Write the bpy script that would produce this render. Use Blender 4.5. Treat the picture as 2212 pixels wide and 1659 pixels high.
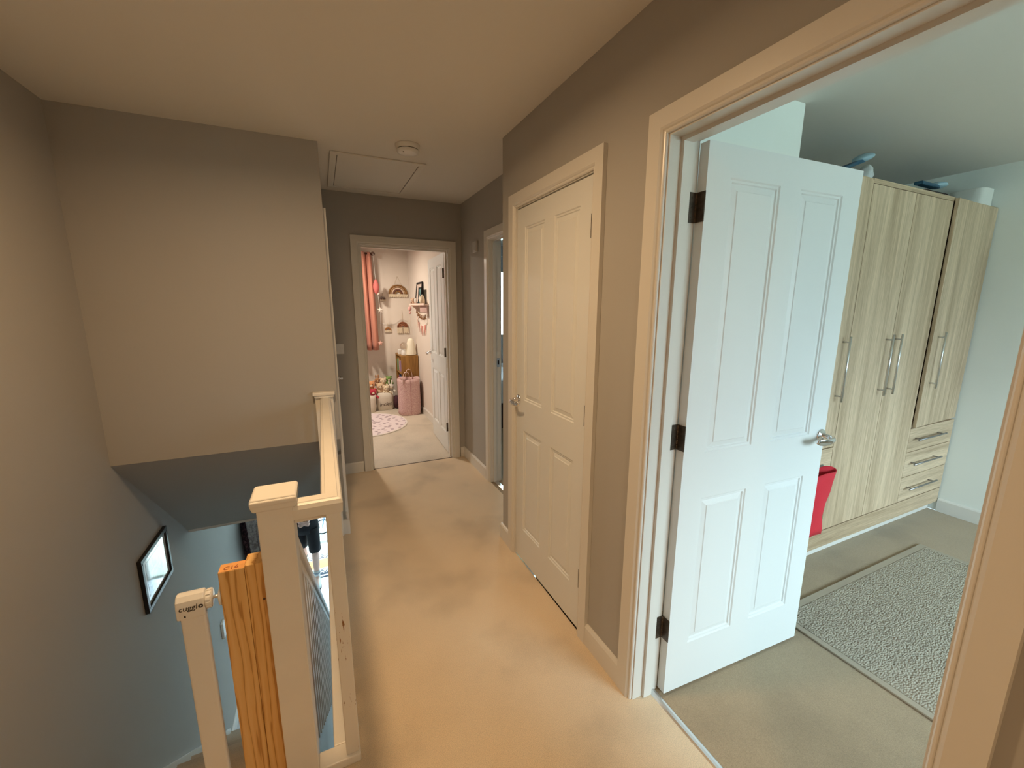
import bpy, bmesh, math, random
from mathutils import Vector, Matrix
random.seed(7)
for _o in list(bpy.data.objects): bpy.data.objects.remove(_o)
SC = bpy.context.scene
COL = SC.collection
PI = math.pi
# ------------------------------------------------------------------ camera
cam_d = bpy.data.cameras.new('camera'); cam = bpy.data.objects.new('camera', cam_d); COL.objects.link(cam)
cR = Vector((0.9089304, -0.4169384, 0.0027980)); cU = Vector((0.0749307, 0.1699437, 0.9826009)); cF = Vector((0.4101596, 0.8929062, -0.1857085))
m = Matrix((cR, cU, -cF)).transposed().to_4x4(); m.translation = Vector((-0.9837, 0.0, 1.4937)); cam.matrix_world = m
cam_d.sensor_fit = 'HORIZONTAL'; cam_d.sensor_width = 36.0; cam_d.lens = 889.65 / 2212 * 36; cam_d.clip_start = 0.02
SC.camera = cam
# ------------------------------------------------------------------ view
SC.view_settings.view_transform = 'Standard'; SC.view_settings.look = 'None'
SC.view_settings.gamma = 1; SC.view_settings.use_curve_mapping = False
SC.view_settings.exposure = 0.0
# ------------------------------------------------------------------ world
W = bpy.data.worlds.new('world'); SC.world = W; W.use_nodes = True
wn = W.node_tree; bg = wn.nodes['Background']
bg.inputs['Color'].default_value = (0.66, 0.90, 1.0, 1)
_tc = wn.nodes.new('ShaderNodeTexCoord'); _sx = wn.nodes.new('ShaderNodeSeparateXYZ'); _mr = wn.nodes.new('ShaderNodeMapRange')
_mr.inputs[1].default_value = 0.02; _mr.inputs[2].default_value = 0.30; _mr.inputs[3].default_value = 5.0; _mr.inputs[4].default_value = 24.5   # overcast sky, brighter above the rooftops
wn.links.new(_tc.outputs['Generated'], _sx.inputs[0]); wn.links.new(_sx.outputs[2], _mr.inputs[0]); wn.links.new(_mr.outputs[0], bg.inputs['Strength'])
# ------------------------------------------------------------------ lights
def light(name, kind, loc, power, color, rot=(0, 0, 0), size=None, sy=None, shape=None, spread=None, radius=None):
    d = bpy.data.lights.new(name, kind); d.energy = power; d.color = color
    if kind == 'AREA':
        d.shape = shape or ('RECTANGLE' if sy else 'SQUARE'); d.size = size
        if sy: d.size_y = sy
        if spread: d.spread = spread
    if radius is not None: d.shadow_soft_size = radius
    o = bpy.data.objects.new(name, d); COL.objects.link(o); o.location = loc; o.rotation_euler = rot
    return o
# landing ceiling lamp, just above the top of the frame
light('landing_lamp', 'AREA', (-1.08, 1.40, 2.335), 17.5, (1.0, 0.67, 0.36), (0, 0, 0), 0.17, shape='DISK', spread=math.radians(172))
# added warm fill behind the camera, brightens the newel and gate fronts
light('rear_fill_light', 'AREA', (-0.95, -0.95, 2.335), 13, (1.0, 0.67, 0.36), (0, 0, 0), 0.17, shape='DISK', spread=math.radians(172))
# daylight comes from the sky outside; portals at the openings guide the sampling
def portal(name, loc, rot, sx, sy):
    o = light(name, 'AREA', loc, 1, (1, 1, 1), rot, sx, sy); o.data.cycles.is_portal = True; return o
portal('portal_bedroom', (1.525, -2.33, 1.515), (math.radians(90), 0, 0), 2.45, 1.3)
portal('portal_front_door', (-1.03, 7.48, -1.52), (math.radians(-90), 0, 0), 1.2, 2.2)
portal('portal_far_room', (1.7, 6.13, 1.64), (math.radians(-90), 0, 0), 1.0, 1.3)
# pink bedroom ceiling lamp
light('pink_room_lamp', 'AREA', (-0.78, 5.45, 2.25), 31, (1.0, 0.87, 0.70), (0, 0, 0), .16, shape='DISK')
# ------------------------------------------------------------------ materials
def new_mat(name):
    mt = bpy.data.materials.new(name); mt.use_nodes = True
    nt = mt.node_tree; b = nt.nodes['Principled BSDF']
    return mt, nt, b
def N(nt, t, **kw):
    n = nt.nodes.new(t)
    for k, v in kw.items():
        if k in ('inp',):
            for a, c in v.items(): n.inputs[a].default_value = c
        else: setattr(n, k, v)
    return n
def ramp(nt, fac, stops):
    r = nt.nodes.new('ShaderNodeValToRGB'); e = r.color_ramp.elements
    while len(e) > 1: e.remove(e[-1])
    e[0].position = stops[0][0]; e[0].color = (*stops[0][1], 1)
    for p, c in stops[1:]:
        x = e.new(p); x.color = (*c, 1)
    nt.links.new(fac, r.inputs[0]); return r.outputs[0]
def mat(name, c, rough=0.5, metal=0.0, bump=0.0, bscale=200.0, var=0.0, vscale=3.0, spec=0.5, sheen=0.0, emit=None, es=0, trans=0, alpha=1):
    mt, nt, b = new_mat(name)
    b.inputs['Base Color'].default_value = (*c, 1); b.inputs['Roughness'].default_value = rough
    b.inputs['Metallic'].default_value = metal; b.inputs['Specular IOR Level'].default_value = spec
    if sheen: b.inputs['Sheen Weight'].default_value = sheen
    if emit: b.inputs['Emission Color'].default_value = (*emit, 1); b.inputs['Emission Strength'].default_value = es
    if trans: b.inputs['Transmission Weight'].default_value = trans
    tc = nt.nodes.new('ShaderNodeTexCoord')
    if bump:
        n = N(nt, 'ShaderNodeTexNoise', inp={'Scale': bscale, 'Detail': 3.0})
        nt.links.new(tc.outputs['Object'], n.inputs['Vector'])
        bm = N(nt, 'ShaderNodeBump', inp={'Strength': bump, 'Distance': 0.002})
        nt.links.new(n.outputs[0], bm.inputs['Height']); nt.links.new(bm.outputs[0], b.inputs['Normal'])
    if var:
        n = N(nt, 'ShaderNodeTexNoise', inp={'Scale': vscale, 'Detail': 4.0})
        nt.links.new(tc.outputs['Object'], n.inputs['Vector'])
        lo = tuple(x * (1 - var) for x in c); hi = tuple(min(1, x * (1 + var)) for x in c)
        nt.links.new(ramp(nt, n.outputs[0], [(0.3, lo), (0.7, hi)]), b.inputs['Base Color'])
    return mt
def carpet(name, c):
    mt, nt, b = new_mat(name); tc = nt.nodes.new('ShaderNodeTexCoord')
    n1 = N(nt, 'ShaderNodeTexNoise', inp={'Scale': 2.3, 'Detail': 5.0}); n2 = N(nt, 'ShaderNodeTexNoise', inp={'Scale': 420.0, 'Detail': 2.0})
    for n in (n1, n2): nt.links.new(tc.outputs['Object'], n.inputs['Vector'])
    a = ramp(nt, n1.outputs[0], [(0.30, tuple(x * .80 for x in c)), (0.50, c), (0.7, tuple(x * 1.06 for x in c))])
    g = ramp(nt, n2.outputs[0], [(0.3, (.78, .78, .78)), (0.7, (1.1, 1.1, 1.1))])
    mx = N(nt, 'ShaderNodeMix', data_type='RGBA', blend_type='MULTIPLY'); mx.inputs[0].default_value = 1
    nt.links.new(a, mx.inputs[6]); nt.links.new(g, mx.inputs[7]); nt.links.new(mx.outputs[2], b.inputs['Base Color'])
    b.inputs['Roughness'].default_value = 0.95; b.inputs['Sheen Weight'].default_value = 0.25; b.inputs['Specular IOR Level'].default_value = 0.1
    bm = N(nt, 'ShaderNodeBump', inp={'Strength': 0.6, 'Distance': 0.004}); nt.links.new(n2.outputs[0], bm.inputs['Height']); nt.links.new(bm.outputs[0], b.inputs['Normal'])
    return mt
def wood(name, dark, light_, axis='Z', scale=1.0, fine=1.0, rough=0.55, knots=False):
    """streaky grain running along one object axis"""
    mt, nt, b = new_mat(name); tc = nt.nodes.new('ShaderNodeTexCoord')
    mp = nt.nodes.new('ShaderNodeMapping'); s = [30 * scale, 30 * scale, 30 * scale]; s['XYZ'.index(axis)] = 1.3 * scale
    mp.inputs['Scale'].default_value = s; nt.links.new(tc.outputs['Object'], mp.inputs['Vector'])
    n1 = N(nt, 'ShaderNodeTexNoise', inp={'Scale': 0.7, 'Detail': 6.0, 'Roughness': .6, 'Distortion': 0.6}); nt.links.new(mp.outputs[0], n1.inputs['Vector'])
    mp2 = nt.nodes.new('ShaderNodeMapping'); s2 = [170 * scale * fine] * 3; s2['XYZ'.index(axis)] = 9 * scale
    mp2.inputs['Scale'].default_value = s2; nt.links.new(tc.outputs['Object'], mp2.inputs['Vector'])
    n2 = N(nt, 'ShaderNodeTexNoise', inp={'Scale': 1.0, 'Detail': 3.0}); nt.links.new(mp2.outputs[0], n2.inputs['Vector'])
    mid = tuple((x + y) / 2 for x, y in zip(dark, light_))
    a = ramp(nt, n1.outputs[0], [(0.32, dark), (0.47, mid), (0.62, light_)])
    g = ramp(nt, n2.outputs[0], [(0.35, (.80, .79, .77)), (0.6, (1.04, 1.04, 1.04))])
    mx = N(nt, 'ShaderNodeMix', data_type='RGBA', blend_type='MULTIPLY'); mx.inputs[0].default_value = 1
    nt.links.new(a, mx.inputs[6]); nt.links.new(g, mx.inputs[7]); nt.links.new(mx.outputs[2], b.inputs['Base Color'])
    b.inputs['Roughness'].default_value = rough
    bm = N(nt, 'ShaderNodeBump', inp={'Strength': 0.25, 'Distance': 0.001}); nt.links.new(n2.outputs[0], bm.inputs['Height']); nt.links.new(bm.outputs[0], b.inputs['Normal'])
    return mt
def pine_mat(name):
    mt, nt, b = new_mat(name); tc = nt.nodes.new('ShaderNodeTexCoord')
    mp = nt.nodes.new('ShaderNodeMapping'); mp.inputs['Scale'].default_value = (1, 1, 0.07); nt.links.new(tc.outputs['Object'], mp.inputs['Vector'])
    nz = N(nt, 'ShaderNodeTexNoise', inp={'Scale': 9.0, 'Detail': 2.0}); nt.links.new(mp.outputs[0], nz.inputs['Vector'])
    w = N(nt, 'ShaderNodeTexWave', wave_type='BANDS', bands_direction='X', inp={'Scale': 15.0, 'Distortion': 7.0, 'Detail': 3.0, 'Detail Scale': 2.6}); nt.links.new(mp.outputs[0], w.inputs['Vector'])
    vo = N(nt, 'ShaderNodeTexVoronoi', inp={'Scale': 3.2}); vo.feature = 'F1'; nt.links.new(tc.outputs['Object'], vo.inputs['Vector'])
    a = ramp(nt, w.outputs[0], [(0.0, (0.88, 0.56, 0.23)), (0.5, (0.84, 0.51, 0.19)), (0.88, (0.82, 0.49, 0.18)), (0.97, (0.62, 0.32, 0.095)), (1.0, (0.55, 0.27, 0.07))])
    g = ramp(nt, vo.outputs['Distance'], [(0.0, (.35, .22, .15)), (0.035, (.55, .42, .3)), (0.07, (1, 1, 1))])
    mx = N(nt, 'ShaderNodeMix', data_type='RGBA', blend_type='MULTIPLY'); mx.inputs[0].default_value = 1
    nt.links.new(a, mx.inputs[6]); nt.links.new(g, mx.inputs[7]); nt.links.new(mx.outputs[2], b.inputs['Base Color'])
    b.inputs['Roughness'].default_value = 0.6
    return mt
def scuffed(name, c):
    """white paint worn through to wood in small vertical chips"""
    mt, nt, b = new_mat(name); tc = nt.nodes.new('ShaderNodeTexCoord')
    mp = nt.nodes.new('ShaderNodeMapping'); mp.inputs['Scale'].default_value = (120, 60, 16); nt.links.new(tc.outputs['Object'], mp.inputs['Vector'])
    n = N(nt, 'ShaderNodeTexNoise', inp={'Scale': 1.0, 'Detail': 4.0, 'Roughness': .7}); nt.links.new(mp.outputs[0], n.inputs['Vector'])
    n2 = N(nt, 'ShaderNodeTexNoise', inp={'Scale': 5.0, 'Detail': 1.0}); nt.links.new(tc.outputs['Object'], n2.inputs['Vector'])
    ad = N(nt, 'ShaderNodeMath', operation='MULTIPLY'); nt.links.new(n.outputs[0], ad.inputs[0]); nt.links.new(n2.outputs[0], ad.inputs[1])
    nt.links.new(ramp(nt, ad.outputs[0], [(0.0, c), (0.375, c), (0.39, (.30, .14, .05))]), b.inputs['Base Color'])
    b.inputs['Roughness'].default_value = 0.45
    return mt
M_wall = mat('wall_paint_greige', (0.46, 0.44, 0.415), 0.9, bump=0.06, bscale=240, spec=.25)
M_wallbed = mat('wall_paint_pale_green_grey', (0.86, 0.88, 0.84), 0.9, bump=0.06, bscale=240, spec=.25)
M_wallpink = mat('wall_paint_pale_pink', (0.76, 0.685, 0.62), 0.9, bump=0.06, bscale=240, spec=.25)
M_wallhall = mat('wall_paint_hall_grey', (0.60, 0.63, 0.66), 0.9, bump=0.06, bscale=240, spec=.25)
M_ceil = mat('ceiling_paint', (0.82, 0.79, 0.74), 0.95, bump=0.05, bscale=150, spec=.2)
M_trim = mat('trim_gloss_white', (0.76, 0.735, 0.69), 0.28, spec=.5)
M_door = mat('door_satin_white', (0.80, 0.81, 0.80), 0.42, bump=0.04, bscale=500)
M_ban = mat('banister_white', (0.86, 0.82, 0.76), 0.35, var=.02, vscale=8)
M_scuff = scuffed('banister_scuffed_white', (0.86, 0.82, 0.76))
M_carpet = carpet('carpet_beige', (0.86, 0.69, 0.49))
M_carpetbed = carpet('carpet_taupe', (0.42, 0.315, 0.20))
M_carpetpink = carpet('carpet_cream', (0.72, 0.63, 0.52))
M_stair = carpet('carpet_stair_striped', (0.55, 0.45, 0.34))
M_chrome = mat('chrome', (0.85, 0.85, 0.87), 0.08, 1.0)
M_steel = mat('brushed_steel', (0.72, 0.72, 0.72), 0.3, 1.0)
M_darksteel = mat('brushed_dark_steel', (0.36, 0.36, 0.37), 0.35, 1.0)
M_hinge = mat('hinge_dark_bronze', (0.10, 0.075, 0.055), 0.42, 0.7, var=.3, vscale=60)
M_oakV = wood('oak_vertical', (0.43, 0.305, 0.19), (0.72, 0.55, 0.38), 'Z', 0.7, fine=2.0)
M_oakH = wood('oak_horizontal', (0.43, 0.305, 0.19), (0.72, 0.55, 0.38), 'X', 0.7, fine=2.0)
M_pine = pine_mat('pine')
M_pineend = mat('pine_end_grain', (0.86, 0.42, 0.14), 0.7, var=.12, vscale=40)
M_black = mat('black_satin', (0.012, 0.012, 0.014), 0.35)
M_matblack = mat('matte_black', (0.01, 0.01, 0.012), 0.8)
M_plastic = mat('white_plastic', (0.85, 0.84, 0.82), 0.35)
M_ink = mat('ink_dark', (0.03, 0.025, 0.03), 0.6)
M_bronze = mat('dark_knot', (0.10, 0.05, 0.03), 0.6)

# ------------------------------------------------------------------ mesh building
class MB:
    def __init__(s): s.v = []; s.f = []; s.fm = []; s.sm = []; s.mi = 0
    def add(s, vs, fs, smooth=False):
        b = len(s.v); s.v += [tuple(v) for v in vs]
        for f in fs: s.f.append([b + i for i in f]); s.fm.append(s.mi); s.sm.append(smooth)
        return s
    def box(s, x0, x1, y0, y1, z0, z1):
        x0, x1 = min(x0, x1), max(x0, x1); y0, y1 = min(y0, y1), max(y0, y1); z0, z1 = min(z0, z1), max(z0, z1)
        vs = [(x0, y0, z0), (x1, y0, z0), (x1, y1, z0), (x0, y1, z0), (x0, y0, z1), (x1, y0, z1), (x1, y1, z1), (x0, y1, z1)]
        return s.add(vs, [(0, 3, 2, 1), (4, 5, 6, 7), (0, 1, 5, 4), (1, 2, 6, 5), (2, 3, 7, 6), (3, 0, 4, 7)])
    def obox(s, c, ax, ay, az):
        c = Vector(c); ax, ay, az = Vector(ax), Vector(ay), Vector(az); vs = []
        for k in (-1, 1):
            for (i, j) in ((-1, -1), (1, -1), (1, 1), (-1, 1)): vs.append(c + ax * i + ay * j + az * k)
        return s.add(vs, [(0, 3, 2, 1), (4, 5, 6, 7), (0, 1, 5, 4), (1, 2, 6, 5), (2, 3, 7, 6), (3, 0, 4, 7)])
    def prism(s, poly, axis, a0, a1):
        """poly: list of 2-D points in the plane of the two other axes (order x,y,z without axis)"""
        def P(p, a):
            q = list(p); q.insert(axis, a); return tuple(q)
        n = len(poly); vs = [P(p, a0) for p in poly] + [P(p, a1) for p in poly]
        fs = [list(range(n))[::-1], list(range(n, 2 * n))] + [(i, (i + 1) % n, n + (i + 1) % n, n + i) for i in range(n)]
        return s.add(vs, fs)
    def tube(s, pts, r, n=12, caps=True, smooth=True, rs=None):
        pts = [Vector(p) for p in pts]; rings = []; up = None
        for i, p in enumerate(pts):
            d = (pts[min(i + 1, len(pts) - 1)] - pts[max(i - 1, 0)]).normalized()
            if up is None:
                up = Vector((0, 0, 1)) if abs(d.z) < .9 else Vector((1, 0, 0))
            a = (up - d * up.dot(d)).normalized(); up = a; bb = d.cross(a)
            rr = rs[i] if rs else r
            rx, ry = rr if isinstance(rr, tuple) else (rr, rr)
            rings.append([p + a * math.cos(t) * rx + bb * math.sin(t) * ry for t in [2 * PI * k / n for k in range(n)]])
        vs = [v for r_ in rings for v in r_]; fs = []
        for i in range(len(rings) - 1):
            for k in range(n): fs.append((i * n + k, i * n + (k + 1) % n, (i + 1) * n + (k + 1) % n, (i + 1) * n + k))
        s.add(vs, fs, smooth)
        if caps:
            b = len(s.v) - len(vs)
            s.f.append([b + k for k in range(n)][::-1]); s.fm.append(s.mi); s.sm.append(False)
            s.f.append([b + (len(rings) - 1) * n + k for k in range(n)]); s.fm.append(s.mi); s.sm.append(False)
        return s
    def lathe(s, prof, c, axis='Z', n=28, smooth=True, sx=1, sy=1, fn=None):
        """prof [(r,h)] revolved about an axis through c"""
        vs = []
        for (r, h) in prof:
            for k in range(n):
                t = 2 * PI * k / n; a, b = r * math.cos(t) * sx, r * math.sin(t) * sy
                if fn: a, b, h2 = fn(a, b, h, t)
                else: h2 = h
                p = {'Z': (a, b, h2), 'X': (h2, a, b), 'Y': (b, h2, a)}[axis]
                vs.append((c[0] + p[0], c[1] + p[1], c[2] + p[2]))
        fs = [(i * n + k, i * n + (k + 1) % n, (i + 1) * n + (k + 1) % n, (i + 1) * n + k) for i in range(len(prof) - 1) for k in range(n)]
        return s.add(vs, fs, smooth)
    def ball(s, c, r, sc=(1, 1, 1), n=16, m_=10):
        prof = [(r * math.sin(PI * i / m_) + 1e-5, -r * math.cos(PI * i / m_)) for i in range(m_ + 1)]
        vs = []
        for (q, h) in prof:
            for k in range(n):
                t = 2 * PI * k / n; vs.append((c[0] + q * math.cos(t) * sc[0], c[1] + q * math.sin(t) * sc[1], c[2] + h * sc[2]))
        return s.add(vs, [(i * n + k, i * n + (k + 1) % n, (i + 1) * n + (k + 1) % n, (i + 1) * n + k) for i in range(m_) for k in range(n)], True)
    def xform(s, M, start=0):
        for i in range(start, len(s.v)): s.v[i] = tuple(M @ Vector(s.v[i]))
        return s
ORG = {}
def obj(name, mb, mats, parent=None, org=None, bevel=0.0, bseg=2, solid=None, subsurf=0):
    """links one mesh object; vertices are given in world space"""
    if parent is not None: o0 = ORG[parent.name]
    else: o0 = Vector(org) if org is not None else Vector((0, 0, 0))
    me = bpy.data.meshes.new(name)
    me.from_pydata([tuple(Vector(v) - o0) for v in mb.v], [], mb.f); me.update()
    if not isinstance(mats, (list, tuple)): mats = [mats]
    for q in mats: me.materials.append(q)
    me.polygons.foreach_set('material_index', mb.fm); me.polygons.foreach_set('use_smooth', mb.sm)
    bm = bmesh.new(); bm.from_mesh(me); bmesh.ops.recalc_face_normals(bm, faces=bm.faces); bm.to_mesh(me); bm.free()
    o = bpy.data.objects.new(name, me); COL.objects.link(o)
    if parent is not None: o.parent = parent
    else: o.location = o0
    ORG[o.name] = o0
    if solid: md = o.modifiers.new('solidify', 'SOLIDIFY'); md.thickness = solid; md.offset = 0
    if bevel:
        md = o.modifiers.new('bevel', 'BEVEL'); md.width = bevel; md.segments = bseg; md.limit_method = 'ANGLE'; md.angle_limit = math.radians(40); md.harden_normals = False
    if subsurf: md = o.modifiers.new('subsurf', 'SUBSURF'); md.levels = subsurf; md.render_levels = subsurf
    return o
def tag(o, label=None, cat=None, group=None, kind=None):
    if label: o['label'] = label
    if cat: o['category'] = cat
    if group: o['group'] = group
    if kind: o['kind'] = kind
    return o
def thing(name, loc, label, cat, group=None, kind=None):
    o = bpy.data.objects.new(name, None); COL.objects.link(o); o.location = loc; ORG[o.name] = Vector(loc)
    o.empty_display_size = 0.05
    return tag(o, label, cat, group, kind)
def struct(name, mb, mats, bevel=0.0, label=None):
    return tag(obj(name, mb, mats, bevel=bevel), kind='structure', label=label)
def text_mb(txt, size, origin, right, up, depth=0.0006, shear=0.0):
    """flat raised lettering as mesh data in world space"""
    cu = bpy.data.curves.new('lettering', 'FONT'); cu.body = txt; cu.size = size; cu.extrude = depth; cu.shear = shear; cu.resolution_u = 3
    to = bpy.data.objects.new('lettering', cu); COL.objects.link(to); dg = bpy.context.evaluated_depsgraph_get()
    me = bpy.data.meshes.new_from_object(to.evaluated_get(dg)); bpy.data.objects.remove(to); bpy.data.curves.remove(cu)
    o, r, u = Vector(origin), Vector(right).normalized(), Vector(up).normalized(); nrm = r.cross(u)
    mb = MB(); mb.add([o + r * v.co.x + u * v.co.y + nrm * v.co.z for v in me.vertices], [tuple(p.vertices) for p in me.polygons])
    bpy.data.meshes.remove(me); return mb
def wall_grid(mb, axis, p0, p1, a0, a1, z0, z1, holes):
    """wall slab between planes p0,p1 on the given axis, with rectangular holes (a,b,zlo,zhi)"""
    def bx(a, b, lo, hi):
        if b - a < 1e-5 or hi - lo < 1e-5: return
        if axis == 'x': mb.box(p0, p1, a, b, lo, hi)
        else: mb.box(a, b, p0, p1, lo, hi)
    cur = a0
    for (h0, h1, lo, hi) in sorted(holes):
        bx(cur, h0, z0, z1); bx(h0, h1, z0, lo); bx(h0, h1, hi, z1); cur = h1
    bx(cur, a1, z0, z1); return mb
ARCH = [(0, 0), (0, .008), (.003, .011), (.007, .012), (.010, .010), (.013, .014), (.019, .018), (.070, .018), (.070, 0)]
def architrave(mb, axis, plane, sgn, a0, a1, top, z0=0.0, prof=ARCH, w=1.0):
    """mitred moulding round a doorway; u runs away from the opening, h away from the wall (sgn)"""
    rings = []
    for k in range(4):
        ring = []
        for (u, h) in prof:
            u *= w
            a, z = [(a0 - u, z0), (a0 - u, top + u), (a1 + u, top + u), (a1 + u, z0)][k]
            p = plane + sgn * h
            ring.append((p, a, z) if axis == 'x' else (a, p, z))
        rings.append(ring)
    n = len(prof); vs = [v for r in rings for v in r]
    fs = [(i * n + j, i * n + (j + 1) % n, (i + 1) * n + (j + 1) % n, (i + 1) * n + j) for i in range(3) for j in range(n)]
    fs += [list(range(n)), list(range(3 * n, 4 * n))[::-1]]
    return mb.add(vs, fs)
def skirting(mb, axis, plane, sgn, a0, a1, z0=0.0, h=.10, t=.016):
    poly = [(0, 0), (t, 0), (t, h - .012), (t * .6, h - .003), (t * .3, h), (0, h)]
    pts = [(plane + sgn * x, z0 + z) for x, z in poly]
    return mb.prism(pts, 1 if axis == 'x' else 0, a0, a1)
RINGS = [(0, 0), (.004, -.0045), (.011, -.0045), (.014, -.0095), (.034, -.0045), (.0365, -.002)]
def panel_leaf(w, h, t, panels):
    """local leaf: x 0..w, y 0 (front) .. t (back), z 0..h; panels (x0,x1,z0,z1) moulded both sides"""
    mb = MB(); xs = sorted({0, w, *[p[0] for p in panels], *[p[1] for p in panels]}); zs = sorted({0, h, *[p[2] for p in panels], *[p[3] for p in panels]})
    for side in (0, 1):
        Y = lambda d: (-d if side == 0 else t + d)
        for i in range(len(xs) - 1):
            for j in range(len(zs) - 1):
                x0, x1, z0, z1 = xs[i], xs[i + 1], zs[j], zs[j + 1]
                if any(p[0] <= x0 + 1e-6 and p[1] >= x1 - 1e-6 and p[2] <= z0 + 1e-6 and p[3] >= z1 - 1e-6 for p in panels): continue
                mb.add([(x0, Y(0), z0), (x1, Y(0), z0), (x1, Y(0), z1), (x0, Y(0), z1)], [(0, 1, 2, 3)])
        for (x0, x1, z0, z1) in panels:
            vs = []
            for (o, d) in RINGS: vs += [(x0 + o, Y(d), z0 + o), (x1 - o, Y(d), z0 + o), (x1 - o, Y(d), z1 - o), (x0 + o, Y(d), z1 - o)]
            fs = [(4 * r + k, 4 * r + (k + 1) % 4, 4 * r + 4 + (k + 1) % 4, 4 * r + 4 + k) for r in range(len(RINGS) - 1) for k in range(4)]
            q = 4 * (len(RINGS) - 1); fs.append((q, q + 1, q + 2, q + 3)); mb.add(vs, fs)
    mb.add([(0, 0, 0), (w, 0, 0), (w, t, 0), (0, t, 0), (0, 0, h), (w, 0, h), (w, t, h), (0, t, h)], [(0, 1, 2, 3), (4, 5, 6, 7), (0, 3, 7, 4), (1, 2, 6, 5)])
    return mb
def merge_obj(o):
    bm = bmesh.new(); bm.from_mesh(o.data); bmesh.ops.remove_doubles(bm, verts=bm.verts, dist=1e-5); bmesh.ops.recalc_face_normals(bm, faces=bm.faces); bm.to_mesh(o.data); bm.free()
def lever_mb(side=1, ld=-1):
    """lever handle on a round rose, local: door face plane y=0, sticking to -y*side; lever points along x*ld"""
    mb = MB(); s = -side
    mb.lathe([(0.0001, 0), (.026, 0), (.026, s * .004), (.023, s * .008), (.012, s * .010), (.0095, s * .014), (.0095, s * .040), (.0001, s * .040)], (0, 0, 0), 'Y', 24)
    pts = [(0, s * .034, 0), (ld * .002, s * .048, -.001), (ld * .012, s * .057, -.004), (ld * .030, s * .060, -.008), (ld * .055, s * .058, -.010), (ld * .080, s * .053, -.008), (ld * .096, s * .048, -.004)]
    mb.tube(pts, .009, 14, rs=[.0095, .0100, (.012, .009), (.0145, .006), (.015, .0045), (.0135, .004), (.009, .0035)])
    return mb
def hinge_mb():
    """local: pin at origin, leaves in +x and -y... 90 mm tall"""
    mb = MB(); mb.box(.002, .034, -.002, .0005, -.045, .045); mb.box(-.0005, .002, -.036, -.002, -.045, .045)
    for k in range(5): mb.lathe([(.0001, -.045 + k * .018 + .0006), (.0055, -.045 + k * .018 + .0006), (.0055, -.045 + (k + 1) * .018 - .0006), (.0001, -.045 + (k + 1) * .018 - .0006)], (0, 0, 0), 'Z', 10)
    return mb
# ================================================================== SETTING
H = 2.402; XL = -2.053; YF = 3.812; XW = .247; YW = 2.755
# floors
f = MB(); f.box(XL, 0.0, -1.7, 1.24, -.25, 0); f.box(-.972, 0.0, 1.24, YW, -.25, 0); f.box(-.927, XW, YW, YF + .01, -.25, 0); f.box(0, XW, 2.274, YW, -.25, 0); f.box(0, .10, .25, 1.022, -.25, 0)
struct('floor', f, M_carpet)
f = MB(); f.box(.10, 3.10, -2.2, 2.0, -.25, -.001); struct('floor.001', f, M_carpetbed)
f = MB(); f.box(-2.3, XW, YF + .012, 6.42, -.25, -.001); struct('floor.002', f, M_carpetpink)
f = MB(); f.box(XW, 3.1, 2.274, 6.12, -.25, -.002); f.box(1.093, 3.1, 2.0, 2.274, -.25, -.002); struct('floor.003', f, M_carpetbed)
M_tile = mat('hall_floor_pale', (0.66, 0.70, 0.74), 0.35, var=.04)
f = MB(); f.box(XL, .6, -1.7, 7.35, -2.75, -2.6); struct('floor.004', f, M_tile)
# ceilings
f = MB(); f.box(-2.4, 3.2, -2.3, 6.5, H, H + .12); struct('ceiling', f, M_ceil)
f = MB(); f.box(-2.4, .6, 3.75, 7.35, -.26, -.24); struct('ceiling.001', f, M_ceil)
# walls of the landing
f = MB(); f.box(XL - .12, XL, -1.7, 7.35, -2.6, H); struct('wall_left', f, M_wall)
f = MB(); f.prism([(YW, H), (YW, .655), (3.75, -.24), (3.78, -.24), (3.78, H)], 0, XL, -.927); struct('wall_bulkhead', f, M_wall)
f = MB(); wall_grid(f, 'x', 0.0, .12, -1.7, 2.274, 0, H, [(.238, 1.034, 0, 2.007), (1.385, 2.095, 0, 2.0)]); f.box(0, .12, -1.7, 2.274, -2.6, -.25); struct('wall_right', f, [M_wall])
f = MB(); f.box(.12, 1.093, 2.154, 2.274, 0, H); f.box(XW, XW + .09, 2.274, 2.32, 0, H); wall_grid(f, 'x', XW, XW + .09, 2.32, YF, 0, H, [(2.34, 3.12, 0, 2.007)]); struct('wall_right.001', f, M_wall)
f = MB(); wall_grid(f, 'y', YF, YF + .12, -.927, XW + .12, 0, H, [(-.655, .127, 0, 2.007)]); struct('wall_far', f, M_wall)
f = MB(); f.box(XL - .12, .12, -1.82, -1.7, -2.6, H); struct('wall_near', f, M_wall)
# near bedroom
f = MB(); f.box(0, .12, -2.3, -1.82, 0, H); f.box(.12, 1.093, 1.332, 1.42, 0, H); f.box(1.013, 1.093, 1.42, 2.0, 0, H); f.box(.13, 3.1, 2.0, 2.12, 0, H); struct('wall_bedroom_back', f, M_wallbed)
f = MB(); f.box(3.10, 3.22, -2.3, 2.12, 0, H); struct('wall_bedroom_right', f, M_wallbed)
f = MB(); wall_grid(f, 'y', -2.32, -2.2, .12, 3.1, 0, H, [(.30, 2.75, .88, 2.15)]); struct('wall_bedroom_window', f, M_wallbed)
# pink bedroom
f = MB(); f.box(XW, XW + .12, YF + .12, 6.5, 0, H); struct('wall_pink_right', f, M_wallpink)
f = MB(); wall_grid(f, 'y', 6.40, 6.52, -2.3, XW, 0, H, [(-1.6, -.62, 1.0, 2.05)]); struct('wall_pink_far', f, M_wallpink)
f = MB(); f.box(-2.42, -2.3, 3.78, 6.5, -.24, H); f.box(-2.3, -.655, YF + .118, YF + .125, 0, H); struct('wall_pink_left', f, M_wallpink)
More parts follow.
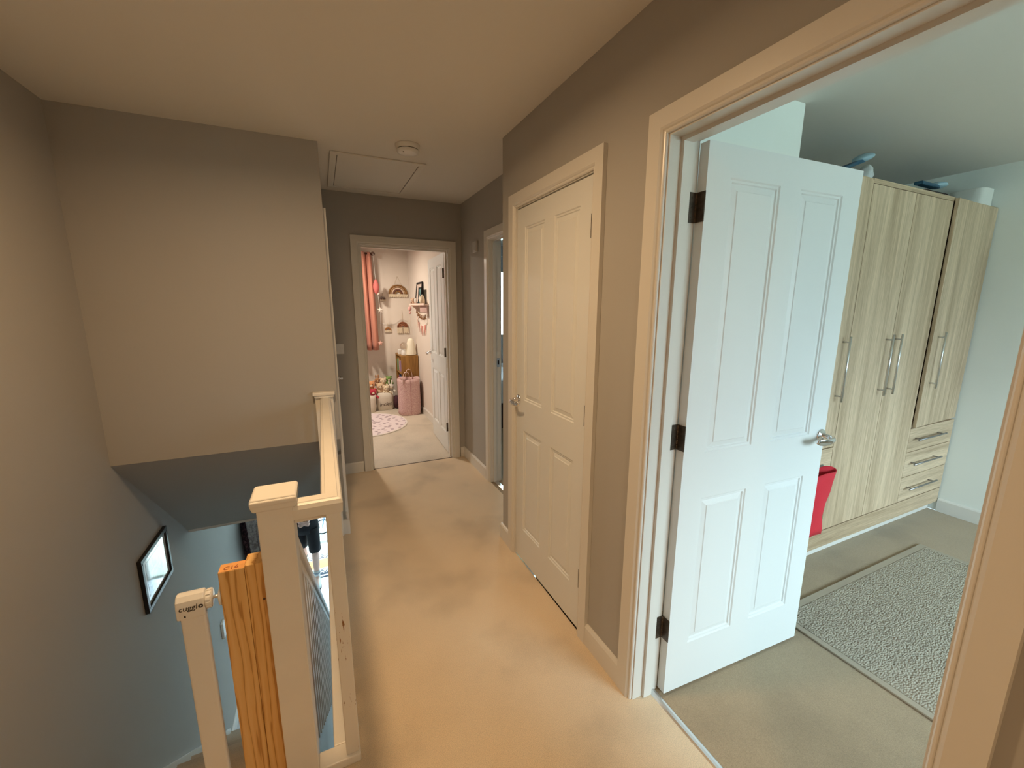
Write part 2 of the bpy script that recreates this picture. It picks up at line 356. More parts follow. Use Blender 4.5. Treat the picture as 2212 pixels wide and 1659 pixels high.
# far bedroom seen through the slit
f = MB(); wall_grid(f, 'y', 6.0, 6.12, XW + .12, 3.1, 0, H, [(1.2, 2.2, 1.0, 2.28)]); f.box(3.1, 3.22, 2.1, 6.12, 0, H); struct('wall_far_bedroom', f, M_wallhall)
# downstairs
f = MB(); wall_grid(f, 'y', 7.35, 7.47, XL, .6, -2.6, -.24, [(-1.62, -.44, -2.6, -.45)]); f.box(0.35, .6, 2.274, 7.35, -2.6, -.25); f.box(0, .6, 2.154, 2.28, -2.6, -.25); struct('wall_hall_front', f, M_wallhall)
# skirting boards
f = MB(); skirting(f, 'x', 0, -1, 1.092, 1.325); skirting(f, 'x', 0, -1, 2.155, 2.290); skirting(f, 'x', 0, -1, -1.7, .177); struct('baseboard_right', f, M_trim)
f = MB(); skirting(f, 'x', XW, -1, 3.19, YF); skirting(f, 'y', 2.274, 1, 0, XW); struct('baseboard_right.001', f, M_trim)
f = MB(); skirting(f, 'y', YF, -1, -.927, -.725); skirting(f, 'y', YF, -1, .197, XW); struct('baseboard_far', f, M_trim)
f = MB(); skirting(f, 'x', -.927, 1, 2.735, 2.86, t=.018); f.box(-.972, -.927, 2.737, 2.755, 0, .10); struct('baseboard_left', f, M_trim)
f = MB(); skirting(f, 'x', 3.10, -1, -2.2, 1.27); struct('baseboard_bedroom', f, M_trim)
f = MB(); skirting(f, 'x', XW, -1, YF + .13, 6.4); skirting(f, 'y', 6.4, -1, -2.3, XW); struct('baseboard_pink', f, M_trim)
f = MB()
for (y0, z0, y1, z1) in ((1.25, 0, 3.95, -2.4),):
    f.prism([(1.0, 0.0), (1.0, .045), (1.25, .04), (3.98, -2.385), (3.98, -2.6), (3.7, -2.6), (1.0, -.2)], 0, XL, XL + .02)
skirting(f, 'x', XL, 1, 3.98, 7.35, z0=-2.6); struct('baseboard_stairs', f, M_trim)
# door linings, stops and architraves
def door_trim(name, axis, p0, p1, a0, a1, top=1.995, stop_at=None, z0=0.0, sides=(1, 1)):
    f = MB(); th = .014; sgn = 1 if p1 > p0 else -1
    def b(pa, pb, aa, ab, za, zb):
        if axis == 'x': f.box(pa, pb, aa, ab, za, zb)
        else: f.box(aa, ab, pa, pb, za, zb)
    lo, hi = min(p0, p1), max(p0, p1)
    b(lo, hi, a0 - th, a0, z0, top + th); b(lo, hi, a1, a1 + th, z0, top + th); b(lo, hi, a0, a1, top, top + th)
    if stop_at:
        s0, s1 = stop_at; b(s0, s1, a0, a0 + .012, z0, top); b(s0, s1, a1 - .012, a1, z0, top); b(s0, s1, a0 + .012, a1 - .012, top - .012, top)
    if sides[0]: architrave(f, axis, p0, -sgn, a0 - .005, a1 + .005, top + .005)
    if sides[1]: architrave(f, axis, p1, sgn, a0 - .005, a1 + .005, top + .005)
    return struct(name, f, M_trim)
door_trim('trim_1', 'x', 0, .12, .252, 1.020, stop_at=(.045, .083))
door_trim('trim_2', 'x', 0, .12, 1.3975, 2.081, stop_at=(.038, .06), sides=(1, 0))
door_trim('trim_3', 'y', YF, YF + .12, -.641, .113, stop_at=(YF + .045, YF + .083))
door_trim('trim_4', 'x', XW, XW + .09, 2.354, 3.106, stop_at=(XW + .022, XW + .05))
f = MB(); architrave(f, 'x', -.927, 1, 2.93, 3.70, 2.0); struct('trim_5', f, M_trim)
# threshold strips
f = MB(); f.prism([(.082, 0), (.088, .005), (.097, .007), (.106, .005), (.112, 0)], 1, .252, 1.020); struct('trim_6', f, M_steel)
f = MB(); f.prism([(YF + .0, 0), (YF + .01, .003), (YF + .02, 0)], 0, -.641, .113); struct('trim_7', f, M_hinge)
f = MB(); f.prism([(XW + .03, 0), (XW + .04, .006), (XW + .06, .006), (XW + .07, 0)], 1, 2.354, 3.106); struct('trim_8', f, M_steel)

# ------------------------------------------------------------------ doors
P4 = [(.100, .330, .195, .80), (.432, .662, .195, .80), (.100, .330, .975, 1.885), (.432, .662, .975, 1.885)]
def make_door(name, hx, hy, ang, w, scale_x=1.0, lever_ld=-1, lever_z=.975, label=None, hinges=(), back_lever=True, flip=1, front_lever=True):
    """leaf hinged at (hx,hy); local x runs along the leaf at angle ang, front face is local y=0; flip=-1 mirrors the thickness"""
    Mx = Matrix.Translation((hx, hy, .008)) @ Matrix.Rotation(ang, 4, 'Z') @ Matrix.Diagonal((1, flip, 1, 1))
    s = w / .762
    mb = panel_leaf(w, 1.981, .035, [(a * s, b * s, c, d) for a, b, c, d in P4]); mb.xform(Mx)
    o = obj(name, mb, M_door); merge_obj(o); tag(o, label, kind='structure')
    md = o.modifiers.new('bevel', 'BEVEL'); md.width = .0012; md.segments = 2; md.limit_method = 'ANGLE'; md.angle_limit = math.radians(60)
    T = Matrix.Translation((w - .028, 0, lever_z - .008))
    if front_lever:
        h = lever_mb(1, lever_ld); h.xform(Mx @ T); obj('door_handle', h, M_chrome, o)
    if back_lever:
        h = lever_mb(-1, lever_ld); h.xform(Mx @ Matrix.Translation((w - .028, .035, lever_z - .008))); obj('door_handle', h, M_chrome, o)
    lt = MB(); lt.box(w - .001, w + .0012, .006, .029, lever_z - .04, lever_z + .02); lt.xform(Mx); obj('latch_plate', lt, M_chrome, o)
    for (hm, hz) in hinges:
        h = hinge_mb(); h.xform(hm @ Matrix.Translation((0, 0, hz))); obj('hinge', h, M_hinge, o)
    return o
# the white bedroom door, open into the bedroom, square to the landing wall
Hm = Matrix.Translation((.121, 1.018, 0))
def hinge_open():
    # one leaf on the lining (toward -x), the other on the leaf edge (toward -y)
    mb = MB(); mb.box(-.033, -.002, -.0015, .0022, -.045, .045); mb.box(-.0015, .0022, -.034, -.002, -.045, .045)
    for k in range(5): mb.lathe([(.0001, -.045 + k * .018 + .0006), (.0055, -.045 + k * .018 + .0006), (.0055, -.045 + (k + 1) * .018 - .0006), (.0001, -.045 + (k + 1) * .018 - .0006)], (0, 0, 0), 'Z', 10)
    for sz in (-.03, 0, .03):
        mb.lathe([(.0001, -.0022), (.003, -.0022), (.003, -.0015)], (-.018, 0, sz), 'Y', 8)
    return mb
d = make_door('door_1', .123, .984, math.radians(-2.4), .762, label='white four panel door standing open into the wardrobe bedroom')
for hz in (1.80, 1.045, .285):
    h = hinge_open(); h.xform(Matrix.Translation((.121, 1.017, hz))); obj('hinge', h, M_hinge, d)
# cupboard door, closed, hinged on the near side, front flush with the landing
d = make_door('door_2', .002, 1.3985, PI / 2, .681, lever_ld=-1, lever_z=.978, label='closed white four panel cupboard door on the landing', flip=-1, back_lever=False)
for hz in (1.80, 1.04, .275):
    h = MB(); h.tube([(-.003, 1.3975, hz - .045), (-.003, 1.3975, hz + .045)], .0045, 10); obj('hinge', h, M_hinge, d)
# pink bedroom door, open inwards along its right wall
d = make_door('door_3', .108, YF + .124, math.radians(87.6), .762, lever_ld=-1, label='white panelled door open beside the pink rug bedroom wall', flip=-1)
for hz in (1.80, 1.045, .285):
    h = hinge_open(); h.xform(Matrix.Translation((.110, YF + .122, hz)) @ Matrix.Rotation(-PI / 2, 4, 'Z') @ Matrix.Diagonal((.5, .5, 1, 1))); obj('hinge', h, M_hinge, d)
# closed door in the left side of the corridor, only its edge and lever show
mb = panel_leaf(.762, 1.981, .03, P4); mb.xform(Matrix.Translation((-.918, 2.935, .008)) @ Matrix.Rotation(PI / 2, 4, 'Z')); d = struct('door_4', mb, M_door); merge_obj(d)
h = lever_mb(1, 1); h.xform(Matrix.Translation((-.918, 3.655, .90)) @ Matrix.Rotation(PI / 2, 4, 'Z')); obj('door_handle', h, M_chrome, d)
# strike plate on the jamb of the next bedroom
f = MB(); f.box(XW + .058, XW + .084, 3.1035, 3.1055, 1.00, 1.075); p = obj('trim_9', f, M_chrome); tag(p, kind='structure'); f = MB(); f.box(XW + .064, XW + .077, 3.102, 3.1037, 1.02, 1.055); obj('latch_hole', f, M_matblack, p)

# ------------------------------------------------------------------ windows
M_glass, nt, b = new_mat('window_glass'); nt.nodes.remove(b)
gl = N(nt, 'ShaderNodeBsdfGlossy', inp={'Roughness': 0.02}); tr = nt.nodes.new('ShaderNodeBsdfTransparent'); fr = N(nt, 'ShaderNodeFresnel', inp={'IOR': 1.45}); mx = nt.nodes.new('ShaderNodeMixShader')
nt.links.new(fr.outputs[0], mx.inputs[0]); nt.links.new(tr.outputs[0], mx.inputs[1]); nt.links.new(gl.outputs[0], mx.inputs[2]); nt.links.new(mx.outputs[0], nt.nodes['Material Output'].inputs[0])
def window(name, x0, x1, y, z0, z1, mull=1):
    fr_ = MB(); t = .05
    for (a, b_, c, d_) in [(x0, x1, z0, z0 + t), (x0, x1, z1 - t, z1), (x0, x0 + t, z0 + t, z1 - t), (x1 - t, x1, z0 + t, z1 - t)]: fr_.box(a, b_, y - .03, y + .03, c, d_)
    for k in range(1, mull + 1):
        xm = x0 + (x1 - x0) * k / (mull + 1); fr_.box(xm - .025, xm + .025, y - .03, y + .03, z0 + t, z1 - t)
    o = struct(name, fr_, M_trim); g = MB(); g.box(x0 + t, x1 - t, y - .003, y + .003, z0 + t, z1 - t); obj('pane', g, M_glass, o); return o
window('window_1', .30, 2.75, -2.26, .88, 2.15, 2)
window('window_2', -1.6, -.62, 6.46, 1.0, 2.05, 1)
window('window_3', 1.2, 2.2, 6.07, 1.0, 2.28, 1)
# ================================================================== STAIRCASE AND BANISTERS
RUN, RISE, Y0 = .225, .2, 1.25
st = thing('staircase', (-1.6, 3.95, -2.6), 'carpeted staircase going down to the hall beside the white balusters', 'stairs')
pts = [(Y0 - .02, -.0), (Y0 - .02, -.035), (Y0, -.04)]
z = 0; y = Y0
poly = [(1.02, 0), (Y0 + .0, 0)]
poly = [(Y0 - .015, -.002)]
for k in range(13):
    poly += [(Y0 + k * RUN + .012, -k * RISE - .002), (Y0 + k * RUN + .018, -k * RISE - .012), (Y0 + k * RUN + .012, -k * RISE - .03), (Y0 + k * RUN - .008, -k * RISE - .036), (Y0 + k * RUN - .008, -(k + 1) * RISE)]
poly += [(Y0 + 12 * RUN, -2.6), (Y0 + 11 * RUN, -2.6), (Y0 - .015, -.25)]
f = MB(); n_ = len(poly)
for i in range(n_ - 3):
    a, b_ = poly[i], poly[i + 1]
    f.add([(XL + .02, a[0], a[1]), (-1.16, a[0], a[1]), (-1.16, b_[0], b_[1]), (XL + .02, b_[0], b_[1])], [(0, 1, 2, 3)])
# underside closes the flight
f.add([(XL + .02, poly[-2][0], -2.6), (-1.16, poly[-2][0], -2.6), (-1.16, Y0 - .015, -.25), (XL + .02, Y0 - .015, -.25)], [(0, 1, 2, 3)])
obj('carpet_runner', f, M_stair, st)
f = MB(); f.prism([(Y0 - .03, .02), (Y0 + .02, .03), (3.97, -2.36), (3.97, -2.6), (3.60, -2.6), (Y0 - .03, -.28)], 0, -1.17, -1.135); obj('string_board', f, M_ban, st)
f = MB(); f.prism([(1.0, -.27), (Y0 + .0, -.27), (3.86, -2.6), (1.0, -2.6)], 0, -1.155, -1.14)
obj('spandrel_panel', f, M_wall, st)
# descending banister
sb = thing('stair_banister', (-1.15, 3.97, -2.6), 'sloping white banister with square balusters running down the stairs', 'banister')
def slope(y, off): return -(y - Y0) * RISE / RUN + off
f = MB(); a, b_ = 1.32, 3.90
f.prism([(a, slope(a, .875)), (b_, slope(b_, .875)), (b_, slope(b_, .915)), (a, slope(a, .915))], 0, -1.172, -1.108)
f.prism([(a, slope(a, .835)), (b_, slope(b_, .835)), (b_, slope(b_, .877)), (a, slope(a, .877))], 0, -1.160, -1.120); obj('handrail', f, M_ban, sb, bevel=.004)
for k in range(23):
    y = 1.405 + k * .1075; f = MB(); f.prism([(y - .016, slope(y - .016, .03)), (y + .016, slope(y + .016, .03)), (y + .016, slope(y + .016, .84)), (y - .016, slope(y - .016, .84))], 0, -1.156, -1.124)
    obj('baluster', f, M_ban, sb)
f = MB(); f.box(-1.185, -1.095, 3.90, 3.99, -2.6, -1.52); np_ = obj('newel_post', f, M_ban, sb, bevel=.004)
f = MB(); f.box(-1.197, -1.083, 3.888, 4.002, -1.52, -1.495); obj('newel_cap', f, M_ban, np_, bevel=.004)
# landing banister
lb = thing('landing_banister', (-1.14, 1.276, 0), 'white square banister round the stair opening, scuffed near the carpet', 'banister')
f = MB(); f.box(-1.184, -1.096, 1.232, 1.320, -.30, .945); nw = obj('newel_post', f, M_ban, lb, bevel=.003)
f = MB(); f.prism([(-1.192, .940), (-1.088, .940), (-1.083, .955), (-1.083, .972), (-1.087, .978), (-1.193, .978), (-1.197, .972), (-1.197, .955)], 1, 1.224, 1.328)
f.box(-1.197, -1.083, 1.219, 1.333, .957, .973); obj('newel_cap', f, M_ban, nw, bevel=.005, bseg=3)
# rail: long run along the landing edge and short return to the newel, moulded top
f = MB()
def rail_prof(c): return [(c - .028, .895), (c + .028, .895), (c + .030, .925), (c + .026, .936), (c + .018, .9395), (c + .016, .942), (c - .016, .942), (c - .018, .9395), (c - .026, .936), (c - .030, .925)]
def mitre(pr, x_out, y_in, y_end):
    n = len(pr); vs = []
    for (u, h) in pr: vs.append((-1.098, 1.262 + u, h))                         # at the newel, running +x
    for (u, h) in pr: vs.append((x_out - u, 1.262 + u, h))                       # mitred corner
    for (u, h) in pr: vs.append((x_out - u, y_end, h))
    f.add(vs, [(i * n + j, i * n + (j + 1) % n, (i + 1) * n + (j + 1) % n, (i + 1) * n + j) for i in range(2) for j in range(n)] + [list(range(n)), list(range(2 * n, 3 * n))[::-1]])
mitre(rail_prof(0), -.995, 0, 2.722)
hr = obj('handrail', f, M_ban, lb)
f = MB(); f.box(-1.096, -.976, 1.246, 1.278, .880, .897); f.box(-1.014, -.976, 1.278, 2.722, .880, .897); obj('rail_fillet', f, M_ban, lb, bevel=.002)
f = MB(); f.box(-1.014, -.972, 1.236, 1.278, .03, .895); obj('corner_post', f, M_scuff, lb, bevel=.003)
for k in range(11):
    y = 1.375 + k * .1175; f = MB(); f.box(-1.011, -.979, y - .016, y + .016, .03, .881); obj('baluster', f, M_ban, lb)
f = MB(); f.box(-1.052, -.95, 2.722, 2.754, -.0, .955); hn = obj('half_newel', f, M_ban, lb, bevel=.003)
f = MB(); f.box(-1.064, -.940, 2.700, 2.754, .955, .975); f.box(-1.056, -.947, 2.708, 2.754, .94, .957); obj('newel_cap', f, M_ban, hn, bevel=.004)
f = MB(); f.box(-1.096, -.970, 1.225, 1.285, .0, .030); f.box(-1.052, -.970, 1.285, 2.722, .0, .030); obj('base_rail', f, M_ban, lb, bevel=.004)
f = MB(); f.box(-.992, -.973, 1.285, YW, -.28, .0); f.box(-1.13, -.973, 1.241, 1.26, -.28, 0); obj('apron_board', f, M_ban, lb)
# pine timber fixed beside the newel
pp = thing('pine_post', (-1.24, 1.28, .0), 'bare pine timber upright bolted beside the white newel post', 'post')
f = MB(); f.box(-1.294, -1.2325, 1.2585, 1.300, -.35, .77); a = obj('timber', f, M_pine, pp, bevel=.0015)
f = MB(); f.box(-1.293, -1.2335, 1.2595, 1.2990, .7695, .7706); obj('end_grain', f, M_pineend, a)
f = MB(); f.box(-1.2315, -1.186, 1.2575, 1.322, -.35, .775); a = obj('timber', f, M_pine, pp, bevel=.0015)
f = MB(); f.lathe([(.0001, 0), (.0035, 0), (.0035, .0012)], (-1.193, 1.2567, .66), 'Y', 12); obj('nail_hole', f, M_bronze, a)
f = text_mb('C16', .022, (-1.284, 1.266, .7708), (1, 0.03, 0), (0, 1, 0), .0003); obj('grade_stamp', f, mat('stamp_red_brown', (.32, .08, .03), .7), pp)
# safety gate upright with cup fixing
sg = thing('stair_gate', (-1.36, 1.27, 0), 'white safety gate upright with round top housing beside the pine post', 'gate')
f = MB(); f.box(-1.388, -1.330, 1.250, 1.270, .0, .675); obj('upright', f, M_plastic, sg, bevel=.006, bseg=3)
f = MB(); f.box(-2.03, -1.330, 1.252, 1.272, .0, .03); obj('bottom_bar', f, M_plastic, sg, bevel=.006)
f = MB(); f.prism([(1.2475, .660), (1.2475, .695), (1.251, .712), (1.261, .723), (1.272, .726), (1.283, .723), (1.292, .712), (1.295, .695), (1.295, .660)], 0, -1.395, -1.330); hs = obj('housing', f, M_plastic, sg, bevel=.005, bseg=3)
f = MB(); f.lathe([(.0001, -1.330), (.023, -1.330), (.024, -1.326), (.024, -1.318), (.021, -1.315), (.0001, -1.315)], (0, 1.272, .695), 'X', 24)
for k in range(12):
    t = 2 * PI * k / 12; f.obox((-1.322, 1.272 + .0235 * math.cos(t), .695 + .0235 * math.sin(t)), (.005, 0, 0), (0, .0025 * math.cos(t), .0025 * math.sin(t)), (0, -.003 * math.sin(t), .003 * math.cos(t)))
obj('adjusting_nut', f, M_plastic, sg)
f = MB(); f.tube([(-1.320, 1.272, .695), (-1.296, 1.272, .695)], .0045, 12); obj('spindle', f, M_steel, sg)
f = MB(); f.lathe([(.0001, -1.302), (.012, -1.302), (.025, -1.298), (.027, -1.2945), (.0001, -1.2945)], (0, 1.272, .695), 'X', 24); obj('wall_cup', f, M_plastic, sg)
f = text_mb('cuggl', .021, (-1.388, 1.2472, .688), (1, 0, 0), (0, 0, 1), .0004, .15); obj('brand_lettering', f, M_ink, hs)
f = MB(); f.lathe([(.0022, 0), (.0055, 0), (.0055, -.0008), (.0022, -.0008)], (-1.338, 1.2474, .693), 'Y', 20); obj('brand_mark', f, M_ink, hs); f = MB(); f.box(-1.377, -1.3735, 1.2468, 1.2477, .668, .674); obj('lock_mark', f, M_ink, hs)

# ================================================================== LANDING FIXTURES
cl = thing('loft_hatch', (-.57, 3.28, H), 'white loft hatch panel with moulded frame in the corridor ceiling', 'hatch')
f = MB(); a0, a1, c0, c1 = -.861, -.282, 2.872, 3.69
for (x0, x1, y0, y1) in ((a0, a1, c0, c0 + .04), (a0, a1, c1 - .04, c1), (a0, a0 + .04, c0 + .04, c1 - .04), (a1 - .04, a1, c0 + .04, c1 - .04)): f.box(x0, x1, y0, y1, H - .010, H - .0005)
obj('frame', f, M_ceil, cl, bevel=.003)
f = MB(); f.box(a0 + .044, a1 - .044, c0 + .044, c1 - .044, H - .006, H - .0005); obj('panel', f, M_ceil, cl)
f = MB()
for (x0, x1, y0, y1) in ((a0 + .0395, a0 + .0445, c0 + .04, c1 - .04), (a1 - .0445, a1 - .0395, c0 + .04, c1 - .04), (a0 + .04, a1 - .04, c0 + .0395, c0 + .0445)): f.box(x0, x1, y0, y1, H - .0025, H - .0008)
obj('shadow_gap', f, M_hinge, cl)
sd = thing('smoke_detector', (-.455, 2.60, H), 'round white smoke alarm on the ceiling near the loft hatch', 'smoke alarm')
C0 = (-.455, 2.60, H)
f = MB(); f.lathe([(.0001, -.0005), (.070, -.0005), (.070, -.004), (.066, -.020), (.064, -.0245), (.0001, -.0245)], C0, n=40); obj('base', f, M_plastic, sd)
f = MB(); f.lathe([(.0001, -.0245), (.0605, -.0245), (.0605, -.0285), (.0001, -.0285)], C0, n=40); obj('vent_slot', f, M_matblack, sd)
f = MB(); f.lathe([(.0001, -.0285), (.0635, -.0285), (.0635, -.033), (.059, -.041), (.045, -.045), (.0001, -.046)], C0, n=40); cv = obj('cover', f, M_plastic, sd)
f = MB(); f.lathe([(.0001, -.047), (.004, -.047), (.004, -.044)], (-.485, 2.575, H), n=10); obj('indicator', f, M_matblack, cv)
ls = thing('light_switch', (-.86, YF, 1.13), 'white double light switch on the grey wall beside the far doorway', 'switch')
f = MB(); f.box(-.912, -.822, YF - .009, YF - .0005, 1.087, 1.174); obj('plate', f, M_plastic, ls, bevel=.003)
for x in (-.889, -.845):
    f = MB(); f.prism([(YF - .009, 1.117), (YF - .013, 1.119), (YF - .0095, 1.143), (YF - .009, 1.143)], 0, x - .006, x + .006); obj('rocker', f, M_plastic, ls)
for x in (-.900, -.834):
    f = MB(); f.lathe([(.0001, -.0098), (.0025, -.0098), (.0025, -.0085)], (x, YF, 1.130), 'Y', 8); obj('screw', f, M_steel, ls)
th = thing('thermostat', (XW, 3.40, 1.98), 'small white sensor box high on the wall before the next doorway', 'thermostat')
f = MB(); f.box(XW - .022, XW - .0005, 3.355, 3.445, 1.935, 2.025); obj('casing', f, mat('thermostat_grey', (.52, .50, .475), .6), th, bevel=.006)
f = MB(); f.box(XW - .0235, XW - .0215, 3.375, 3.425, 1.945, 1.952); obj('grille', f, M_steel, th)
# picture on the stair wall
def photo_mat(name, c0, c1, sc=4.0):
    mt, nt, b = new_mat(name); tc = nt.nodes.new('ShaderNodeTexCoord'); n = N(nt, 'ShaderNodeTexNoise', inp={'Scale': sc, 'Detail': 3.0, 'Distortion': .8}); nt.links.new(tc.outputs['Object'], n.inputs['Vector'])
    nt.links.new(ramp(nt, n.outputs[0], [(0.38, c0), (0.6, c1)]), b.inputs['Base Color']); b.inputs['Roughness'].default_value = .04; b.inputs['Specular IOR Level'].default_value = .8; return mt
pf = thing('picture_frame', (XL, 3.055, -.13), 'black framed monochrome picture hanging on the stairwell wall', 'picture')
f = MB(); y0, y1, z0, z1, t = 2.835, 3.28, -.300, .040, .028; xo, xi = XL + .0005, XL + .022
for (a, b_, c, d_) in ((y0, y1, z0, z0 + t), (y0, y1, z1 - t, z1), (y0, y0 + t, z0 + t, z1 - t), (y1 - t, y1, z0 + t, z1 - t)): f.box(xo, xi, a, b_, c, d_)
obj('frame', f, M_black, pf, bevel=.003)
f = MB(); f.box(xo, XL + .010, y0 + t, y1 - t, z0 + t, z1 - t); obj('mount', f, mat('mount_pale', (.62, .62, .60), .04, spec=.8), pf)
f = MB(); f.box(XL + .0095, XL + .0108, y0 + .075, y1 - .13, z0 + .065, z1 - .065); obj('print', f, photo_mat('print_grey', (.06, .06, .06), (.38, .38, .37), 9), pf)
# ================================================================== NEAR BEDROOM
wd = thing('wardrobe', (2.1, 1.64, 0), 'tall fitted oak effect wardrobe with drawers behind the open white door', 'wardrobe')
WX0, WX1, WY, WT = 1.10, 3.092, 1.27, 2.135
f = MB(); f.box(WX0, WX1, WY + .022, 1.93, .075, WT - .018); f.box(WX0, WX1, WY + .004, 1.93, WT - .018, WT); f.box(WX0, WX1, WY + .004, WY + .03, .075, .182); f.box(WX0, WX0 + .012, WY + .004, 1.0 + .5, .075, WT)
f.box(1.612, 2.478, WY + .0, WY + .022, 2.112, WT); obj('carcass', f, M_oakH, wd)
f = MB(); f.box(WX0, WX1, 1.318, 1.334, .0, .075); obj('plinth', f, M_trim, wd)
def bar_handle(parent, p, L, vertical=True):
    mb = MB(); x, y, z = p; r = .0055
    if vertical:
        mb.tube([(x, y - .034, z), (x, y - .034, z + L)], r, 10)
        for q in (z + .03, z + L - .03): mb.tube([(x, y, q), (x, y - .034, q)], .0045, 8)
    else:
        mb.tube([(x, y - .034, z), (x + L, y - .034, z)], r, 10)
        for q in (x + .04, x + L - .04): mb.tube([(q, y, z), (q, y - .034, z)], .0045, 8)
    return obj('bar_handle', mb, M_steel if vertical else M_darksteel, parent)
def wdoor(x0, x1, z0, z1, hx, dy=0, name='wardrobe_door', ajar=0):
    mb = MB(); mb.box(x0, x1, WY, WY + .018, z0, z1)
    if ajar:
        M_ = Matrix.Translation((x1, WY + .018, 0)) @ Matrix.Rotation(ajar, 4, 'Z') @ Matrix.Translation((-x1, -WY - .018, 0)); mb.xform(M_)
    o = obj(name, mb, M_oakV, wd, bevel=.0012); bar_handle(o, (hx, WY - (.018 if ajar else 0), .985), .355); return o
wdoor(1.106, 1.612, .715, 2.128, 1.552)
wdoor(1.616, 2.046, .192, 2.110, 1.982)
wdoor(2.050, 2.476, .192, 2.110, 2.066 + .012)
wdoor(2.484, 3.088, .722, 2.128, 2.555, ajar=math.radians(1.9))
for (x0, x1) in ((1.106, 1.612), (2.480, 3.088)):
    for (z0, z1) in ((.192, .365), (.369, .542), (.546, .708)):
        mb = MB(); mb.box(x0, x1, WY, WY + .018, z0, z1); o = obj('drawer', mb, M_oakH, wd, bevel=.0012); xm = (x0 + x1) / 2 - .06 - (.03 if x0 > 2 else 0)
        bar_handle(o, (xm - .17, WY, (z0 + z1) / 2 + .01), .38 if x0 > 2 else .34, False)
# loop pile rug
def rug_mat():
    mt, nt, b = new_mat('rug_loop_pile'); tc = nt.nodes.new('ShaderNodeTexCoord')
    mp = nt.nodes.new('ShaderNodeMapping'); mp.inputs['Scale'].default_value = (95, 150, 60); mp.inputs['Rotation'].default_value = (0, 0, .5); nt.links.new(tc.outputs['Object'], mp.inputs['Vector'])
    vo = N(nt, 'ShaderNodeTexVoronoi', inp={'Scale': 1.0}); nt.links.new(mp.outputs[0], vo.inputs['Vector'])
    nt.links.new(ramp(nt, vo.outputs['Distance'], [(0.1, (.49, .43, .345)), (0.8, (.36, .315, .245))]), b.inputs['Base Color'])
    bm_ = N(nt, 'ShaderNodeBump', inp={'Strength': 1.0, 'Distance': 0.006}); bm_.invert = True; nt.links.new(vo.outputs['Distance'], bm_.inputs['Height']); nt.links.new(bm_.outputs[0], b.inputs['Normal'])
    b.inputs['Roughness'].default_value = .95; return mt
rg = thing('bedroom_rug', (1.68, .25, 0), 'rectangular grey beige loop pile rug on the bedroom carpet', 'rug')
f = MB(); f.box(.975, 2.36, -.60, 1.055, 0, .012); obj('pile', f, rug_mat(), rg, bevel=.004)
f = MB()
for (a, b_, c, d_) in ((.945, 2.39, 1.055, 1.09), (.945, 2.39, -.635, -.60), (.945, .975, -.60, 1.055), (2.36, 2.39, -.60, 1.055)): f.box(a, b_, c, d_, 0, .010)
obj('bound_edge', f, mat('rug_binding', (.42, .36, .28), .9, bump=.4, bscale=300), rg, bevel=.003)
# red gift bag hung from the inner lever
rb = thing('red_bag', (1.215, 1.10, .37), 'crumpled red felt bag hanging behind the open white door', 'bag')
mb = MB(); prof = [(.370, .075, 1.195), (.40, .078, 1.195), (.47, .070, 1.185), (.54, .074, 1.185), (.60, .092, 1.190), (.66, .108, 1.195), (.700, .118, 1.198)]
vs = []; n = 28
for (z, hw, cx) in prof:
    for k in range(n):
        t = 2 * PI * k / n; w_ = 1 + .05 * math.sin(5 * t + z * 30); vs.append((cx - .012 + hw * math.cos(t) * w_, 1.10 + .034 * math.sin(t) * (.6 + (z - .37) * 1.6) * w_, z + .008 * math.sin(3 * t)))
mb.add(vs, [(i * n + k, i * n + (k + 1) % n, (i + 1) * n + (k + 1) % n, (i + 1) * n + k) for i in range(len(prof) - 1) for k in range(n)] + [list(range(n))], True)
M_red = mat('red_felt', (.60, .018, .035), .8, bump=.3, bscale=300)
obj('bag_body', mb, M_red, rb, solid=.004)
f = MB(); f.tube([(1.12, 1.10, .69), (1.02, 1.09, .86), (.90, 1.075, .965), (.84, 1.07, .985), (.86, 1.075, .955), (1.0, 1.09, .82), (1.11, 1.105, .69)], .004, 8); obj('hanging_cord', f, M_red, rb)
# things on top of the wardrobe
M_blue = mat('pale_blue_plastic', (.42, .60, .70), .5); M_dblue = mat('dark_blue_plastic', (.02, .09, .16), .5)
def paddle(loc, ang, lab, tilt):
    t_ = thing('padded_bar', loc, lab, 'padded bar'); Mx = Matrix.Translation(loc) @ Matrix.Rotation(ang, 4, 'Z') @ Matrix.Rotation(tilt, 4, 'Y')
    mb = MB(); mb.box(-.30, .02, -.022, .022, .0, .020); mb.xform(Mx); obj('bar', mb, M_dblue, t_, bevel=.006)
    mb = MB(); mb.ball((0.04, 0, .022), .062, (1.0, .8, .34)); mb.xform(Mx); obj('rounded_pad', mb, M_blue, t_); return t_
paddle((1.83, 1.46, 2.285), .05, 'dark blue bar with pale blue rounded pad, propped on the left wardrobe top', -.34)
paddle((2.68, 1.45, 2.246), .12, 'low pale blue rounded pad on the wardrobe top beside the white basket', -.06)
f = MB(); f.box(1.62, 1.78, 1.42, 1.56, WT, 2.225); o = tag(obj('dark_box', f, M_matblack, org=(1.70, 1.48, WT), bevel=.004), 'dark box under the blue bar on top of the wardrobe', 'box')
f = MB(); f.ball((1.635, 1.325, 2.165), .042, (.8, .8, 1.1), 18, 12)
for i, p in enumerate(f.v): f.v[i] = (p[0] + .006 * math.sin(p[2] * 190 + p[0] * 120), p[1] + .005 * math.sin(p[0] * 150), max(WT, p[2] + .006 * math.sin(p[0] * 170)))
tag(obj('plastic_bag', f, mat('crumpled_clear_plastic', (.62, .66, .68), .25), org=(1.70, 1.345, WT)), 'crumpled clear plastic bag on the wardrobe above the open door', 'plastic bag')
